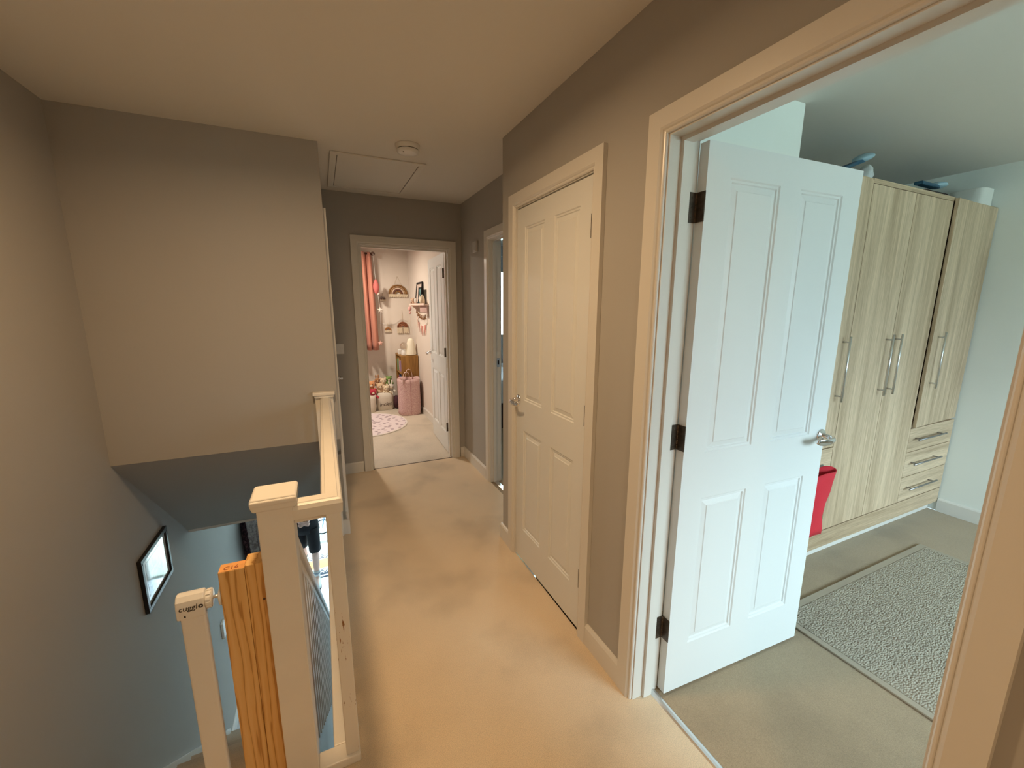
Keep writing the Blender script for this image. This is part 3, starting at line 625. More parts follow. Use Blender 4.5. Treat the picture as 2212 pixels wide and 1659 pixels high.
f = MB(); f.box(2.50, 2.80, 1.42, 1.60, WT, 2.222); tag(obj('dark_case', f, mat('case_dark_brown', (.035, .02, .018), .7), org=(2.65, 1.5, WT), bevel=.008), 'flat dark case beside the white basket on the wardrobe', 'case')
wb = thing('storage_basket', (3.005, 1.385, WT), 'white woven rope basket on the right end of the wardrobe top', 'basket')
mb = MB(); n = 40; prof = [(WT + k * .0135 + d_, 1 + (.03 if d_ else 0)) for k in range(9) for d_ in (0, .0067)]
vs = []
for (z, s) in prof:
    for k in range(n):
        t = 2 * PI * k / n; c_, s_ = math.cos(t), math.sin(t); e = .45
        x = math.copysign(abs(c_) ** e, c_) * .085 * s; y = math.copysign(abs(s_) ** e, s_) * .085 * s; x += .002 * math.sin(k * 3.1 + z * 90); vs.append((3.005 + x, 1.385 + y, z))
mb.add(vs, [(i * n + k, i * n + (k + 1) % n, (i + 1) * n + (k + 1) % n, (i + 1) * n + k) for i in range(len(prof) - 1) for k in range(n)] + [list(range(n))], True)
obj('woven_body', mb, mat('white_rope', (.80, .80, .76), .85, bump=.6, bscale=90), wb, solid=.004)
f = MB(); f.box(2.94, 3.07, 1.32, 1.45, WT + .01, WT + .105); obj('liner', f, mat('liner_cloth', (.7, .7, .68), .9), wb, bevel=.015)
# ================================================================== FAR BEDROOM (slit)
bd = thing('double_bed', (1.4, 5.0, 0), 'white covered bed glimpsed through the narrow doorway gap', 'bed')
f = MB(); f.box(.62, 2.3, 4.45, 5.95, .33, .62); obj('duvet', f, mat('white_linen', (.82, .82, .84), .9, bump=.5, bscale=12), bd, bevel=.05, bseg=4)
f = MB(); f.box(.70, 2.25, 4.55, 5.93, .0, .33); obj('base', f, M_matblack, bd)
bl = thing('roman_blind', (1.7, 5.97, 2.0), 'grey roman blind above the bright window in the next bedroom', 'blind')
for k, (z0, z1) in enumerate(((2.24, 2.34), (2.14, 2.235), (2.06, 2.14), (2.0, 2.06))):
    f = MB(); f.box(1.15, 2.25, 5.955 - .008 * k, 5.985, z0, z1); obj('fold', f, mat('blind_grey', (.42, .46, .52), .9) if k == 0 else bpy.data.materials['blind_grey'], bl, bevel=.004)
# ================================================================== PINK BEDROOM
YP = 6.40
M_curt = mat('curtain_salmon_pink', (.54, .22, .155), .85, bump=.3, bscale=260, sheen=.2)
def curtain(x0, x1, label, loc, flare=.03):
    t_ = thing('curtain', loc, label, 'curtain', 'curtains over the bedroom window')
    mb = MB(); nx, nz = 120, 14; nf = (x1 - x0) / .078; vs = []
    for j in range(nz + 1):
        v_ = j / nz; z = .865 + v_ * (2.225 - .865)
        for i in range(nx + 1):
            u = i / nx; x = x0 + (x1 - x0) * u + (1 - v_) * flare * (u - .0) + .006 * math.sin(u * 31 + z * 2)
            ph = 2 * PI * nf * u; y = 6.30 - .115 * abs(math.sin(ph * .5)) ** .55 * (1 if v_ < .97 else .8) + .008 * math.sin(ph * .5 + z * 3)
            vs.append((x, y, z))
    mb.add(vs, [(j * (nx + 1) + i, j * (nx + 1) + i + 1, (j + 1) * (nx + 1) + i + 1, (j + 1) * (nx + 1) + i) for j in range(nz) for i in range(nx)], True)
    obj('fabric', mb, M_curt, t_, solid=.004)
    return t_
curtain(-.98, -.275, 'salmon pink pleated curtain hanging right of the bedroom window', (-.6, 6.24, .865))
curtain(-1.86, -1.20, 'salmon pink pleated curtain hanging left of the bedroom window', (-1.5, 6.24, .865))
cp = thing('curtain_pole', (-1.05, 6.24, 2.2), 'dark curtain pole with round glass finial above the pink curtain', 'curtain pole')
f = MB(); f.tube([(-1.95, 6.24, 2.205), (-.285, 6.24, 2.205)], .012, 12); obj('pole', f, M_hinge, cp)
f = MB(); f.ball((-.258, 6.24, 2.205), .030); obj('finial', f, mat('finial_pewter', (.25, .18, .16), .15, .9), cp)
f = MB(); f.box(-.325, -.305, 6.24, 6.40, 2.195, 2.215); f.box(-.335, -.295, 6.39, 6.40, 2.17, 2.24); obj('bracket', f, M_hinge, cp)
# hanging star garland beside the curtain
gs = thing('star_garland', (-.235, 6.19, 1.2), 'pink and white star garland hanging from the curtain pole end', 'garland')
f = MB(); f.tube([(-.262, 6.19, 2.20), (-.250, 6.19, 1.90), (-.222, 6.19, 1.62), (-.205, 6.19, 1.40), (-.215, 6.19, .98)], .0018, 6); obj('string', f, M_plastic, gs)
M_honey = mat('honeycomb_coral', (.62, .16, .15), .8, bump=.8, bscale=60)
f = MB(); f.lathe([(.001, .11), (.020, .085), (.036, .04), (.042, 0), (.038, -.04), (.022, -.085), (.001, -.105)], (-.245, 6.19, 1.755), n=20); obj('paper_teardrop', f, M_honey, gs)
def star_mb(c, r, t=.008, rot=0.0, ri=.42):
    mb = MB(); p = [(c[0] + (r if k % 2 == 0 else r * ri) * math.sin(rot + k * PI / 5), c[2] + (r if k % 2 == 0 else r * ri) * math.cos(rot + k * PI / 5)) for k in range(10)]
    n = 10; vs = [(x, c[1] - t * .2, z) for x, z in p] + [(x, c[1] + t * .2, z) for x, z in p] + [(c[0], c[1] - t, c[2]), (c[0], c[1] + t, c[2])]
    return mb.add(vs, [(k, (k + 1) % n, 2 * n) for k in range(n)] + [(n + k, n + (k + 1) % n, 2 * n + 1) for k in range(n)] + [(k, (k + 1) % n, n + (k + 1) % n, n + k) for k in range(n)])
M_sw = mat('star_white', (.85, .76, .70), .7); M_sp = mat('star_pink', (.80, .45, .38), .7)
for (x, z, r, mm) in ((-.207, 1.435, .045, M_sw), (-.222, 1.66, .026, M_sw), (-.232, .965, .04, M_sp)):
    obj('star', star_mb((x, 6.17 if z < 1 else 6.185, z), r, .01), mm, gs)
# macrame rainbows on the far wall
def rainbow(cx, cz, radii, cols, base_h, label, hang, fringe_col, split=False):
    t_ = thing('rainbow_hanging', (cx, YP, cz), label, 'wall hanging', 'rope rainbows on the pink bedroom wall')
    for (r, w_), c in zip(radii, cols):
        pts = [(cx + r * math.cos(a), YP - .016, cz + r * math.sin(a)) for a in [PI * k / 16 for k in range(17)]]
        f = MB(); f.tube(pts, w_, 8); obj('rope_arch', f, mat('rope_%.2f_%.2f' % (c[0], c[1]), c, .9, bump=.6, bscale=160) if ('rope_%.2f_%.2f' % (c[0], c[1])) not in bpy.data.materials else bpy.data.materials['rope_%.2f_%.2f' % (c[0], c[1])], t_)
    R_ = radii[0][0] + radii[0][1]; mb = MB(); n = max(6, int(R_ * 2 / .011))
    for k in range(n):
        x = cx - R_ + (k + .5) * 2 * R_ / n
        if split and abs(x - cx) < .006: continue
        mb.box(x - R_ / n * .85, x + R_ / n * .85, YP - .022, YP - .010, cz - base_h - .006 * math.sin(k * 2.3), cz)
    obj('fringe', mb, M_cream, t_)
    f = MB()
    for s in (-1, 1): f.tube([(cx + s * hang[1], YP - .012, cz + hang[2]), (cx, YP - .004, cz + hang[0])], .0015, 5)
    obj('hanging_string', f, M_cream, t_); return t_
M_cream = mat('cream_cord', (.78, .66, .50), .9, bump=.5, bscale=120)
rainbow(.085, 1.665, [(.128, .011), (.105, .011), (.083, .010), (.061, .011), (.040, .009)], [(.30, .15, .05), (.42, .24, .12), (.74, .58, .46), (.17, .07, .045), (.30, .15, .10)], .045, 'largest brown rope rainbow high on the far pink bedroom wall', (.255, .06, .11), None)
rainbow(.132, 1.175, [(.072, .012), (.050, .011), (.030, .009)], [(.24, .085, .04), (.27, .10, .05), (.32, .13, .07)], .085, 'dark rust rope rainbow with cream fringe above the globe light', (.25, .008, .07), None, True)
rainbow(-.085, 1.135, [(.042, .008), (.026, .007)], [(.46, .24, .10), (.34, .15, .06)], .028, 'smallest tan rope rainbow low beside the pink curtain', (.10, .01, .04), None)
rainbow(-.135, 1.585, [(.034, .007), (.019, .006)], [(.34, .28, .26), (.22, .15, .13)], .02, 'small grey rope rainbow beside the coral paper teardrop', (.09, .01, .03), None)
f = MB(); f.tube([(-.20, YP - .01, 1.24), (-.10, YP - .008, 1.215), (.02, YP - .008, 1.225), (.10, YP - .008, 1.29), (.20, YP - .01, 1.27)], .0016, 5); tag(obj('string_lights', f, M_steel, org=(0, YP, 1.22)), 'thin wire string draped between the rainbows on the wall', 'string light')
# shelf on the right wall
sh = thing('wall_shelf', (XW, 5.35, 1.51), 'white wooden shelf on the right wall holding framed prints', 'shelf')
f = MB(); f.box(.128, XW - .0005, 4.90, 5.80, 1.500, 1.516); f.box(.126, .134, 4.90, 5.80, 1.50, 1.524); obj('board', f, mat('shelf_painted_pink', (.80, .62, .54), .6), sh, bevel=.002)
f = MB(); f.box(.16, .172, 4.90, 5.27, 1.415, 1.50); obj('fascia', f, mat('shelf_fascia_mauve', (.50, .34, .31), .7), sh)
for y in (5.76, 5.30): 
    f = MB(); f.prism([(.150, 1.50), (XW - .001, 1.50), (XW - .001, 1.43), (.23, 1.43)], 1, y - .008, y + .008); obj('bracket', f, bpy.data.materials['shelf_painted_pink'], sh)
def lean_frame(name, x0, x1, ya, yb, z0, z1, w_, art, label):
    t_ = thing(name, (x0, (ya + yb) / 2, z0), label, 'picture'); dx = (x1 - x0); 
    def q(y, z, o): k = (z - z0) / (z1 - z0); return (x0 + dx * k + o, y, z)
    def slab(a, b_, c, d_, o0, o1):
        mb = MB(); mb.add([q(a, c, o0), q(b_, c, o0), q(b_, d_, o0), q(a, d_, o0), q(a, c, o1), q(b_, c, o1), q(b_, d_, o1), q(a, d_, o1)], [(0, 1, 2, 3), (4, 5, 6, 7), (0, 1, 5, 4), (1, 2, 6, 5), (2, 3, 7, 6), (3, 0, 4, 7)]); return mb
    fr_ = MB()
    for (a, b_, c, d_) in ((ya, yb, z0, z0 + w_), (ya, yb, z1 - w_, z1), (ya, ya + w_, z0 + w_, z1 - w_), (yb - w_, yb, z0 + w_, z1 - w_)):
        k = slab(a, b_, c, d_, -.009, .004); fr_.add(k.v, k.f)
    obj('frame', fr_, M_matblack, t_); obj('artwork', slab(ya + w_, yb - w_, z0 + w_, z1 - w_, -.001, .002), art, t_); return t_
lean_frame('picture_frame', .205, .236, 5.40, 5.74, 1.517, 1.80, .022, mat('art_pale', (.62, .52, .46), .5), 'tall black picture frame leaning on the right wall shelf')
lean_frame('picture_frame', .175, .192, 5.26, 5.42, 1.517, 1.725, .014, mat('art_teal', (.10, .26, .28), .4, var=.8, vscale=14), 'small black frame with a teal picture in front of the tall frame')
o = obj('star_ornament', star_mb((0, 0, 0), .05, .012), M_sw, org=(0, 0, 0)); o.rotation_euler = (0, 0, PI / 2); o.location = (.155, 5.25, 1.575); tag(o, 'white star ornament standing on the shelf before the teal picture', 'ornament')
def lathe_thing(name, prof, c, mt, label, cat, n=20, **k):
    f = MB(); f.lathe([(r, h) for r, h in prof], c, n=n, **k); return tag(obj(name, f, mt, org=c), label, cat)
lathe_thing('ring_ornament', [(.0001, 0), (.016, 0), (.026, .02), (.029, .045), (.024, .068), (.0001, .078)], (.155, 5.50, 1.517), M_sw, 'cream oval ornament on the shelf beside the white star', 'ornament', sx=.5)
lathe_thing('cone_ornament', [(.0001, 0), (.030, 0), (.031, .05), (.022, .09), (.0001, .115)], (.155, 5.10, 1.517), M_cream, 'cream bullet shaped ornament on the shelf nearest the open door', 'ornament')
def soft_toy(c, r, col, label, ears='round', col2=None, look=(0, -1)):
    """plush: body, head, two ears, muzzle"""
    mname = 'plush_%.2f_%.2f_%.2f' % col; M_ = bpy.data.materials.get(mname) or mat(mname, col, .95, bump=.8, bscale=120, sheen=.4)
    t_ = thing('soft_toy', (c[0], c[1], c[2] - r * 2.1), label, 'soft toy')
    f = MB(); f.ball((c[0], c[1], c[2] - r * 1.45), r * .95, (1, .85, 1.0), 14, 9); b_ = obj('body', f, M_, t_)
    f = MB(); f.ball(c, r, (1, .92, .95), 16, 10); hd = obj('head', f, M_, t_)
    for s in (-1, 1):
        f = MB()
        if ears == 'long': f.ball((c[0] + s * r * .45, c[1], c[2] + r * 1.45), r * .35, (.8, .5, 2.2), 10, 8)
        else: f.ball((c[0] + s * r * .72, c[1], c[2] + r * .75), r * .36, (1, .55, 1), 10, 8)
        obj('ear', f, M_, hd)
    f = MB(); f.ball((c[0] + look[0] * r * .8, c[1] + look[1] * r * .8, c[2] - r * .18), r * .38, (1, .7, .8), 10, 8); obj('muzzle', f, M_cream if col2 is None else mat('plush2_' + mname, col2, .9), hd)
    for s in (-1, 1):
        f = MB(); f.ball((c[0] + s * r * .32, c[1] - r * .86, c[2] + r * .18), r * .10, n=8, m_=6); obj('eye', f, M_matblack, hd)
    for s in (-1, 1):
        f = MB(); f.tube([(c[0] + s * r * .7, c[1] - r * .2, c[2] - r * .95), (c[0] + s * r * 1.25, c[1] - r * .65, c[2] - r * 1.35), (c[0] + s * r * 1.2, c[1] - r * 1.0, c[2] - r * 1.6)], r * .28, 8); obj('arm', f, M_, t_)
    return t_
soft_toy((.165, 5.72, 1.572), .026, (.62, .42, .30), 'tiny brown and white plush figure at the far end of the wall shelf', col2=(.8, .75, .7))
# hangings under the shelf
bt = thing('pennant_bunting', (.235, 5.5, 1.28), 'pink pennant bunting on white cord pinned under the shelf', 'bunting')
pts = [(.238, 5.84, 1.36), (.238, 5.70, 1.27), (.238, 5.55, 1.235), (.238, 5.38, 1.24), (.238, 5.22, 1.29)]
f = MB(); f.tube(pts, .004, 6); obj('cord', f, M_sw, bt)
M_pen = mat('pennant_pink', (.72, .33, .28), .85); M_penw = mat('pennant_pale', (.84, .68, .58), .85)
for k, (y, z) in enumerate(((5.80, 1.335), (5.71, 1.275), (5.62, 1.25), (5.53, 1.235), (5.44, 1.238), (5.35, 1.25))):
    f = MB(); f.prism([(y - .036, z), (y + .036, z), (y, z - .135)], 0, .232, .236); obj('pennant', f, M_pen if k % 2 else M_penw, bt)
tg = thing('tassel_garland', (.225, 5.45, 1.38), 'brown tassel garland looped under the shelf above the pink pennants', 'garland')
f = MB(); f.tube([(.225, 5.80, 1.47), (.225, 5.66, 1.40), (.225, 5.45, 1.375), (.225, 5.20, 1.39)], .003, 6); obj('cord', f, M_cream, tg)
M_tas = mat('tassel_brown', (.26, .13, .06), .9)
for (y, z) in ((5.78, 1.455), (5.69, 1.415), (5.60, 1.392), (5.51, 1.38), (5.42, 1.375), (5.33, 1.378), (5.25, 1.385)):
    f = MB(); f.lathe([(.001, .0), (.008, -.006), (.006, -.014), (.010, -.045), (.011, -.06), (.001, -.06)], (.225, y, z), n=8); obj('tassel', f, M_tas, tg)
f = MB(); f.ball((.140, 5.825, 1.455), .024, (1, 1, 1.35), 12, 8); f.ball((.140, 5.825, 1.40), .017, n=12, m_=8); tag(obj('pink_bonnet', f, mat('bonnet_pink', (.74, .42, .40), .9), org=(.14, 5.825, 1.43)), 'small pink cloth bonnet hanging off the far shelf end', 'bonnet')
# bookcase in the corner
bc = thing('bookcase', (.12, 6.12, 0), 'brown wooden bookcase in the corner behind the pink laundry bag', 'bookcase')
M_bc = wood('bookcase_brown', (.22, .10, .02), (.42, .22, .055), 'Z', .8)
f = MB(); f.box(.0, .238, 5.878, 5.896, 0, .80); f.box(.0, .238, 6.342, 6.36, 0, .80); f.box(.0, .238, 5.896, 6.342, .782, .80); f.box(.0, .238, 5.896, 6.342, 0, .02); f.box(.225, .238, 5.896, 6.342, .02, .782)
obj('carcass', f, M_bc, bc)
for z in (.27, .53):
    f = MB(); f.box(.004, .225, 5.896, 6.342, z, z + .016); obj('shelf', f, M_bc, bc)
bcol = [('red', (.5, .12, .12)), ('navy', (.12, .2, .4)), ('cream', (.75, .7, .62)), ('green', (.2, .35, .2)), ('orange', (.65, .4, .15)), ('lilac', (.45, .3, .5))]
k = 0
for z, sn in ((.287, 'middle'), (.547, 'top')):
    y = 6.32
    for q in range(3):
        w_, h_, d_ = (.03, .026, .036)[q], (.17, .20, .15)[q], (.0, .012, .004)[q]; cn, cc = bcol[k]
        f = MB(); f.box(.012 + d_, .16, y - w_, y, z, z + h_); tag(obj('book', f, mat('book_cover_' + cn, cc, .6), org=(.08, y, z)), cn + ' picture book on the ' + sn + ' shelf of the corner bookcase', 'book', 'picture books in the corner bookcase')
        y -= w_ + .05; k += 1
# on the bookcase
lamp = thing('scalloped_lamp', (.158, 5.965, .80), 'tall white cone night light with scalloped hem on the bookcase', 'lamp')
f = MB(); f.lathe([(.076, 0), (.074, .03), (.066, .09), (.054, .16), (.044, .20), (.034, .221), (.018, .232), (.0001, .235)], (.158, 5.965, .806), n=48, fn=lambda a, b_, h, t: (a, b_, h + (.006 * abs(math.sin(t * 8)) if h < .01 else 0))); obj('shade', f, mat('cone_shade', (.86, .80, .66), .7, bump=.2, bscale=60), lamp)
f = MB(); f.lathe([(.0001, 0), (.05, 0), (.05, .008), (.0001, .008)], (.158, 5.965, .80), n=24); obj('foot', f, M_plastic, lamp)
gb = thing('globe_ornament', (.058, 5.97, .80), 'clear glass globe on a white base beside the cone night light', 'globe')
M_clear, nt, b = new_mat('clear_glass_ball'); nt.nodes.remove(b)
gl = N(nt, 'ShaderNodeBsdfGlossy', inp={'Roughness': 0.03}); tr = N(nt, 'ShaderNodeBsdfTransparent', inp={'Color': (.93, .90, .86, 1)}); lw = N(nt, 'ShaderNodeLayerWeight', inp={'Blend': .35}); mx = nt.nodes.new('ShaderNodeMixShader')
nt.links.new(lw.outputs['Facing'], mx.inputs[0]); nt.links.new(tr.outputs[0], mx.inputs[1]); nt.links.new(gl.outputs[0], mx.inputs[2]); nt.links.new(mx.outputs[0], nt.nodes['Material Output'].inputs[0])
f = MB(); f.ball((.058, 5.97, .932), .052, n=28, m_=18); obj('glass_ball', f, M_clear, gb)
f = MB(); f.lathe([(.0001, 0), (.034, 0), (.036, .01), (.034, .05), (.026, .072), (.024, .085), (.0001, .085)], (.058, 5.97, .80), n=24); obj('base', f, M_plastic, gb)
f = MB(); f.box(.006, .05, 6.10, 6.17, .80, .868); tag(obj('keepsake_box', f, M_plastic, org=(.03, 6.13, .80), bevel=.004), 'small white box at the left edge of the bookcase top', 'box')
# laundry bag
lg = thing('laundry_bag', (.065, 5.735, 0), 'tall pink patterned laundry bag with two loop handles in the corner', 'laundry bag')
mt, nt, b = new_mat('laundry_pink_print'); tc = nt.nodes.new('ShaderNodeTexCoord'); wv = N(nt, 'ShaderNodeTexWave', wave_type='RINGS', inp={'Scale': 16.0, 'Distortion': 22.0, 'Detail': 3.0, 'Detail Scale': 2.2}); nt.links.new(tc.outputs['Object'], wv.inputs['Vector'])
nt.links.new(ramp(nt, wv.outputs[0], [(.2, (.60, .36, .37)), (.55, (.68, .45, .45)), (.85, (.78, .58, .56))]), b.inputs['Base Color']); b.inputs['Roughness'].default_value = .9; M_lau = mt
mb = MB(); n = 48; prof = [(0, .92), (.012, .97), (.06, 1.0), (.2, 1.0), (.35, .985), (.46, .98), (.505, .985)]; vs = []
for (z, s) in prof:
    for k in range(n):
        t = 2 * PI * k / n; c_, s_ = math.cos(t), math.sin(t); x = math.copysign(abs(c_) ** .62, c_) * .148 * s; y = math.copysign(abs(s_) ** .62, s_) * .130 * s
        w_ = .006 * math.sin(3 * t + z * 14) + .004 * math.sin(7 * t - z * 25) + (.01 * math.sin(9 * t) if z < .05 else 0); vs.append((.063 + x * (1 + w_ * 3), 5.735 + y * (1 + w_ * 3), z + (.006 * math.sin(4 * t) if z > .45 else 0)))
mb.add(vs, [(i * n + k, i * n + (k + 1) % n, (i + 1) * n + (k + 1) % n, (i + 1) * n + k) for i in range(len(prof) - 1) for k in range(n)] + [list(range(n))], True); lb_ = obj('bag_body', mb, M_lau, lg, solid=.004)
f = MB(); f.box(.0615, .0645, 5.601, 5.6045, .02, .49); obj('seam', f, mat('seam_pink', (.50, .22, .24), .9), lb_)
for (yy, c) in ((5.612, .0), (5.855, .08)):
    f = MB(); f.tube([(-.035 + c, yy, .44), (-.032 + c, yy, .54), (-.015 + c, yy, .60), (.015 + c, yy, .615), (.045 + c, yy, .595), (.058 + c, yy, .53), (.060 + c, yy, .44)], .01, 8, rs=[(.003, .012)] * 7); obj('loop_handle', f, mat('handle_pale_pink', (.80, .60, .54), .85) if 'handle_pale_pink' not in bpy.data.materials else bpy.data.materials['handle_pale_pink'], lg)
# storage baskets with soft toys
def basket(cx, cy, rx, ry, h, label, txt=None):
    t_ = thing('fabric_basket', (cx, cy, 0), label, 'basket'); mb = MB(); n = 36; vs = []; prof = [(0, .90), (.01, .95), (h * .3, .99), (h * .7, 1.02), (h, 1.0)]
    for (z, s) in prof:
        for k in range(n):
            t = 2 * PI * k / n; c_, s_ = math.cos(t), math.sin(t); vs.append((cx + math.copysign(abs(c_) ** .6, c_) * rx * s + .003 * math.sin(5 * t + z * 20), cy + math.copysign(abs(s_) ** .6, s_) * ry * s, z + (.008 * math.sin(3 * t + 1) if z > h * .9 else 0)))
    mb.add(vs, [(i * n + k, i * n + (k + 1) % n, (i + 1) * n + (k + 1) % n, (i + 1) * n + k) for i in range(len(prof) - 1) for k in range(n)] + [list(range(n))], True)
    bb = obj('basket_body', mb, mat('basket_cream', (.80, .74, .64), .9, bump=.5, bscale=90) if 'basket_cream' not in bpy.data.materials else bpy.data.materials['basket_cream'], t_, solid=.004)
    if txt: obj('lettering', text_mb(txt, .075, (cx - .092, cy - ry * 1.03 - .003, .065), (1, 0, .06), (-.06, 0, 1), .0008, .35), mat('lettering_brown', (.10, .06, .04), .7), bb)
    return t_
basket(-.215, 6.155, .118, .105, .255, 'cream fabric basket with brown cursive lettering, full of soft toys', 'incles')
basket(-.475, 6.10, .125, .11, .25, 'cream fabric basket cut off by the left door frame, holding red toys')
soft_toy((-.275, 6.13, .345), .052, (.74, .55, .36), 'tan round eared plush at the left of the lettered basket', 'round')
soft_toy((-.19, 6.10, .315), .045, (.84, .70, .50), 'cream plush leaning out at the middle of the lettered basket', 'round')
soft_toy((-.125, 6.14, .325), .046, (.80, .74, .66), 'white long eared rabbit plush at the right of the lettered basket', 'long')
soft_toy((-.22, 6.20, .41), .045, (.80, .62, .44), 'sandy plush bear sitting highest in the lettered basket', 'round')
soft_toy((-.135, 6.22, .43), .042, (.20, .34, .08), 'green plush with floppy ears behind the white rabbit plush', 'round')
soft_toy((-.30, 6.22, .42), .040, (.42, .20, .08), 'dark brown long eared plush at the back of the lettered basket', 'long')
soft_toy((-.40, 6.12, .38), .055, (.70, .32, .14), 'orange plush in the basket beside the left door frame', 'round')
soft_toy((-.385, 6.06, .28), .05, (.50, .03, .06), 'red plush low in the basket beside the left door frame', 'round')
f = MB(); f.ball((-.055, 6.12, .10), .07, (.75, 1.1, 1.4), 14, 10); tag(obj('dark_pouch', f, mat('pouch_burgundy', (.07, .02, .03), .8), org=(-.055, 6.12, 0)), 'dark burgundy pouch between the lettered basket and laundry bag', 'pouch')
# round rug
rr = thing('round_rug', (-.60, 5.38, 0), 'round pale lilac rug with small dark motifs in the pink bedroom', 'rug')
mt, nt, b = new_mat('rug_lilac_motif'); tc = nt.nodes.new('ShaderNodeTexCoord'); mp = nt.nodes.new('ShaderNodeMapping'); mp.inputs['Scale'].default_value = (10.5, 15, 1); nt.links.new(tc.outputs['Object'], mp.inputs['Vector'])
vo = N(nt, 'ShaderNodeTexVoronoi', voronoi_dimensions='2D', inp={'Scale': 1.0, 'Randomness': .75}); nt.links.new(mp.outputs[0], vo.inputs['Vector'])
nt.links.new(ramp(nt, vo.outputs['Distance'], [(0.0, (.30, .22, .26)), (.20, (.34, .25, .29)), (.24, (.82, .72, .76))]), b.inputs['Base Color']); b.inputs['Roughness'].default_value = .9
f = MB(); f.lathe([(.0001, .010), (.535, .010), (.5351, .0), (.0001, 0)], (-.60, 5.38, 0), n=64, smooth=False); obj('pile', f, mt, rr)
f = MB(); f.lathe([(.535, 0), (.535, .012), (.550, .012), (.556, .006), (.556, 0)], (-.60, 5.38, 0), n=64); obj('bound_edge', f, mat('rug_edge_cream', (.80, .74, .70), .9), rr)
# ================================================================== HALL DOWNSTAIRS
M_front = mat('front_door_frame_white', (.86, .86, .84), .4)
f = MB(); architrave(f, 'y', 7.35, -1, -1.62, -.44, -.45, z0=-2.6); f.box(-.46, -.43, 7.35, 7.47, -2.6, -.45); f.box(-1.63, -1.59, 7.35, 7.47, -2.6, -.45); f.box(-.74, -.70, 7.36, 7.44, -2.6, -.45); f.box(-1.63, -.43, 7.35, 7.47, -.48, -.44); struct('trim_10', f, M_front)
f = MB(); f.box(-40, 40, 7.47, 60, -2.75, -2.62); f.box(-40, 40, -60, -2.6, -2.75, -2.62); tag(obj('path', f, mat('outdoor_ground', (.30, .32, .27), .9, var=.1)), kind='structure')
# rug with patterned bands
mt, nt, b = new_mat('hall_rug_bands'); tc = nt.nodes.new('ShaderNodeTexCoord'); sx = nt.nodes.new('ShaderNodeSeparateXYZ'); nt.links.new(tc.outputs['Object'], sx.inputs[0])
def mth(op, a, b_=None, c=None):
    n = nt.nodes.new('ShaderNodeMath'); n.operation = op
    for i, q in enumerate((a, b_, c)):
        if q is None: continue
        if hasattr(q, 'links'): nt.links.new(q, n.inputs[i])
        else: n.inputs[i].default_value = q
    return n.outputs[0]
tri = mth('ABSOLUTE', mth('SUBTRACT', mth('FRACT', mth('MULTIPLY', sx.outputs[0], 11.0)), .5))   # 0..0.5
b.inputs['Roughness'].default_value = .95
def bands(u, stops):
    cr = nt.nodes.new('ShaderNodeValToRGB'); cr.color_ramp.interpolation = 'CONSTANT'; e = cr.color_ramp.elements
    e[0].position = stops[0][0]; e[0].color = (*stops[0][1], 1); e[1].position = stops[1][0]; e[1].color = (*stops[1][1], 1)
    for p, c in stops[2:]: x = e.new(p); x.color = (*c, 1)
    nt.links.new(u, cr.inputs[0]); return cr.outputs[0]
RB, RW, RO = (.03, .04, .06), (.80, .80, .77), (.72, .30, .11)
u = mth('DIVIDE', sx.outputs[1], .84)
plain = bands(u, [(0, RB), (.03, RW), (.07, RB), (.14, RW), (.30, RO), (.60, RW)])
zu = mth('ADD', u, mth('MULTIPLY', tri, .16))
zig = bands(zu, [(0, RB), (.17, RW), (.21, RB), (.25, RW), (.29, RB), (.31, RW), (.66, RB), (.70, RW), (.74, RB), (.77, RW)])
msk = bands(u, [(0, (0, 0, 0)), (.14, (1, 1, 1)), (.28, (0, 0, 0)), (.61, (1, 1, 1)), (.77, (0, 0, 0))])
mx = N(nt, 'ShaderNodeMix', data_type='RGBA'); nt.links.new(msk, mx.inputs[0]); nt.links.new(plain, mx.inputs[6]); nt.links.new(zig, mx.inputs[7]); nt.links.new(mx.outputs[2], b.inputs['Base Color'])
f = MB(); f.box(-1.95, -.85, 6.34, 7.18, -2.6, -2.592); tag(obj('hall_rug', f, mt, org=(-1.4, 6.34, -2.6)), 'hall rug with black zigzag and orange bands under the walking person', 'rug')
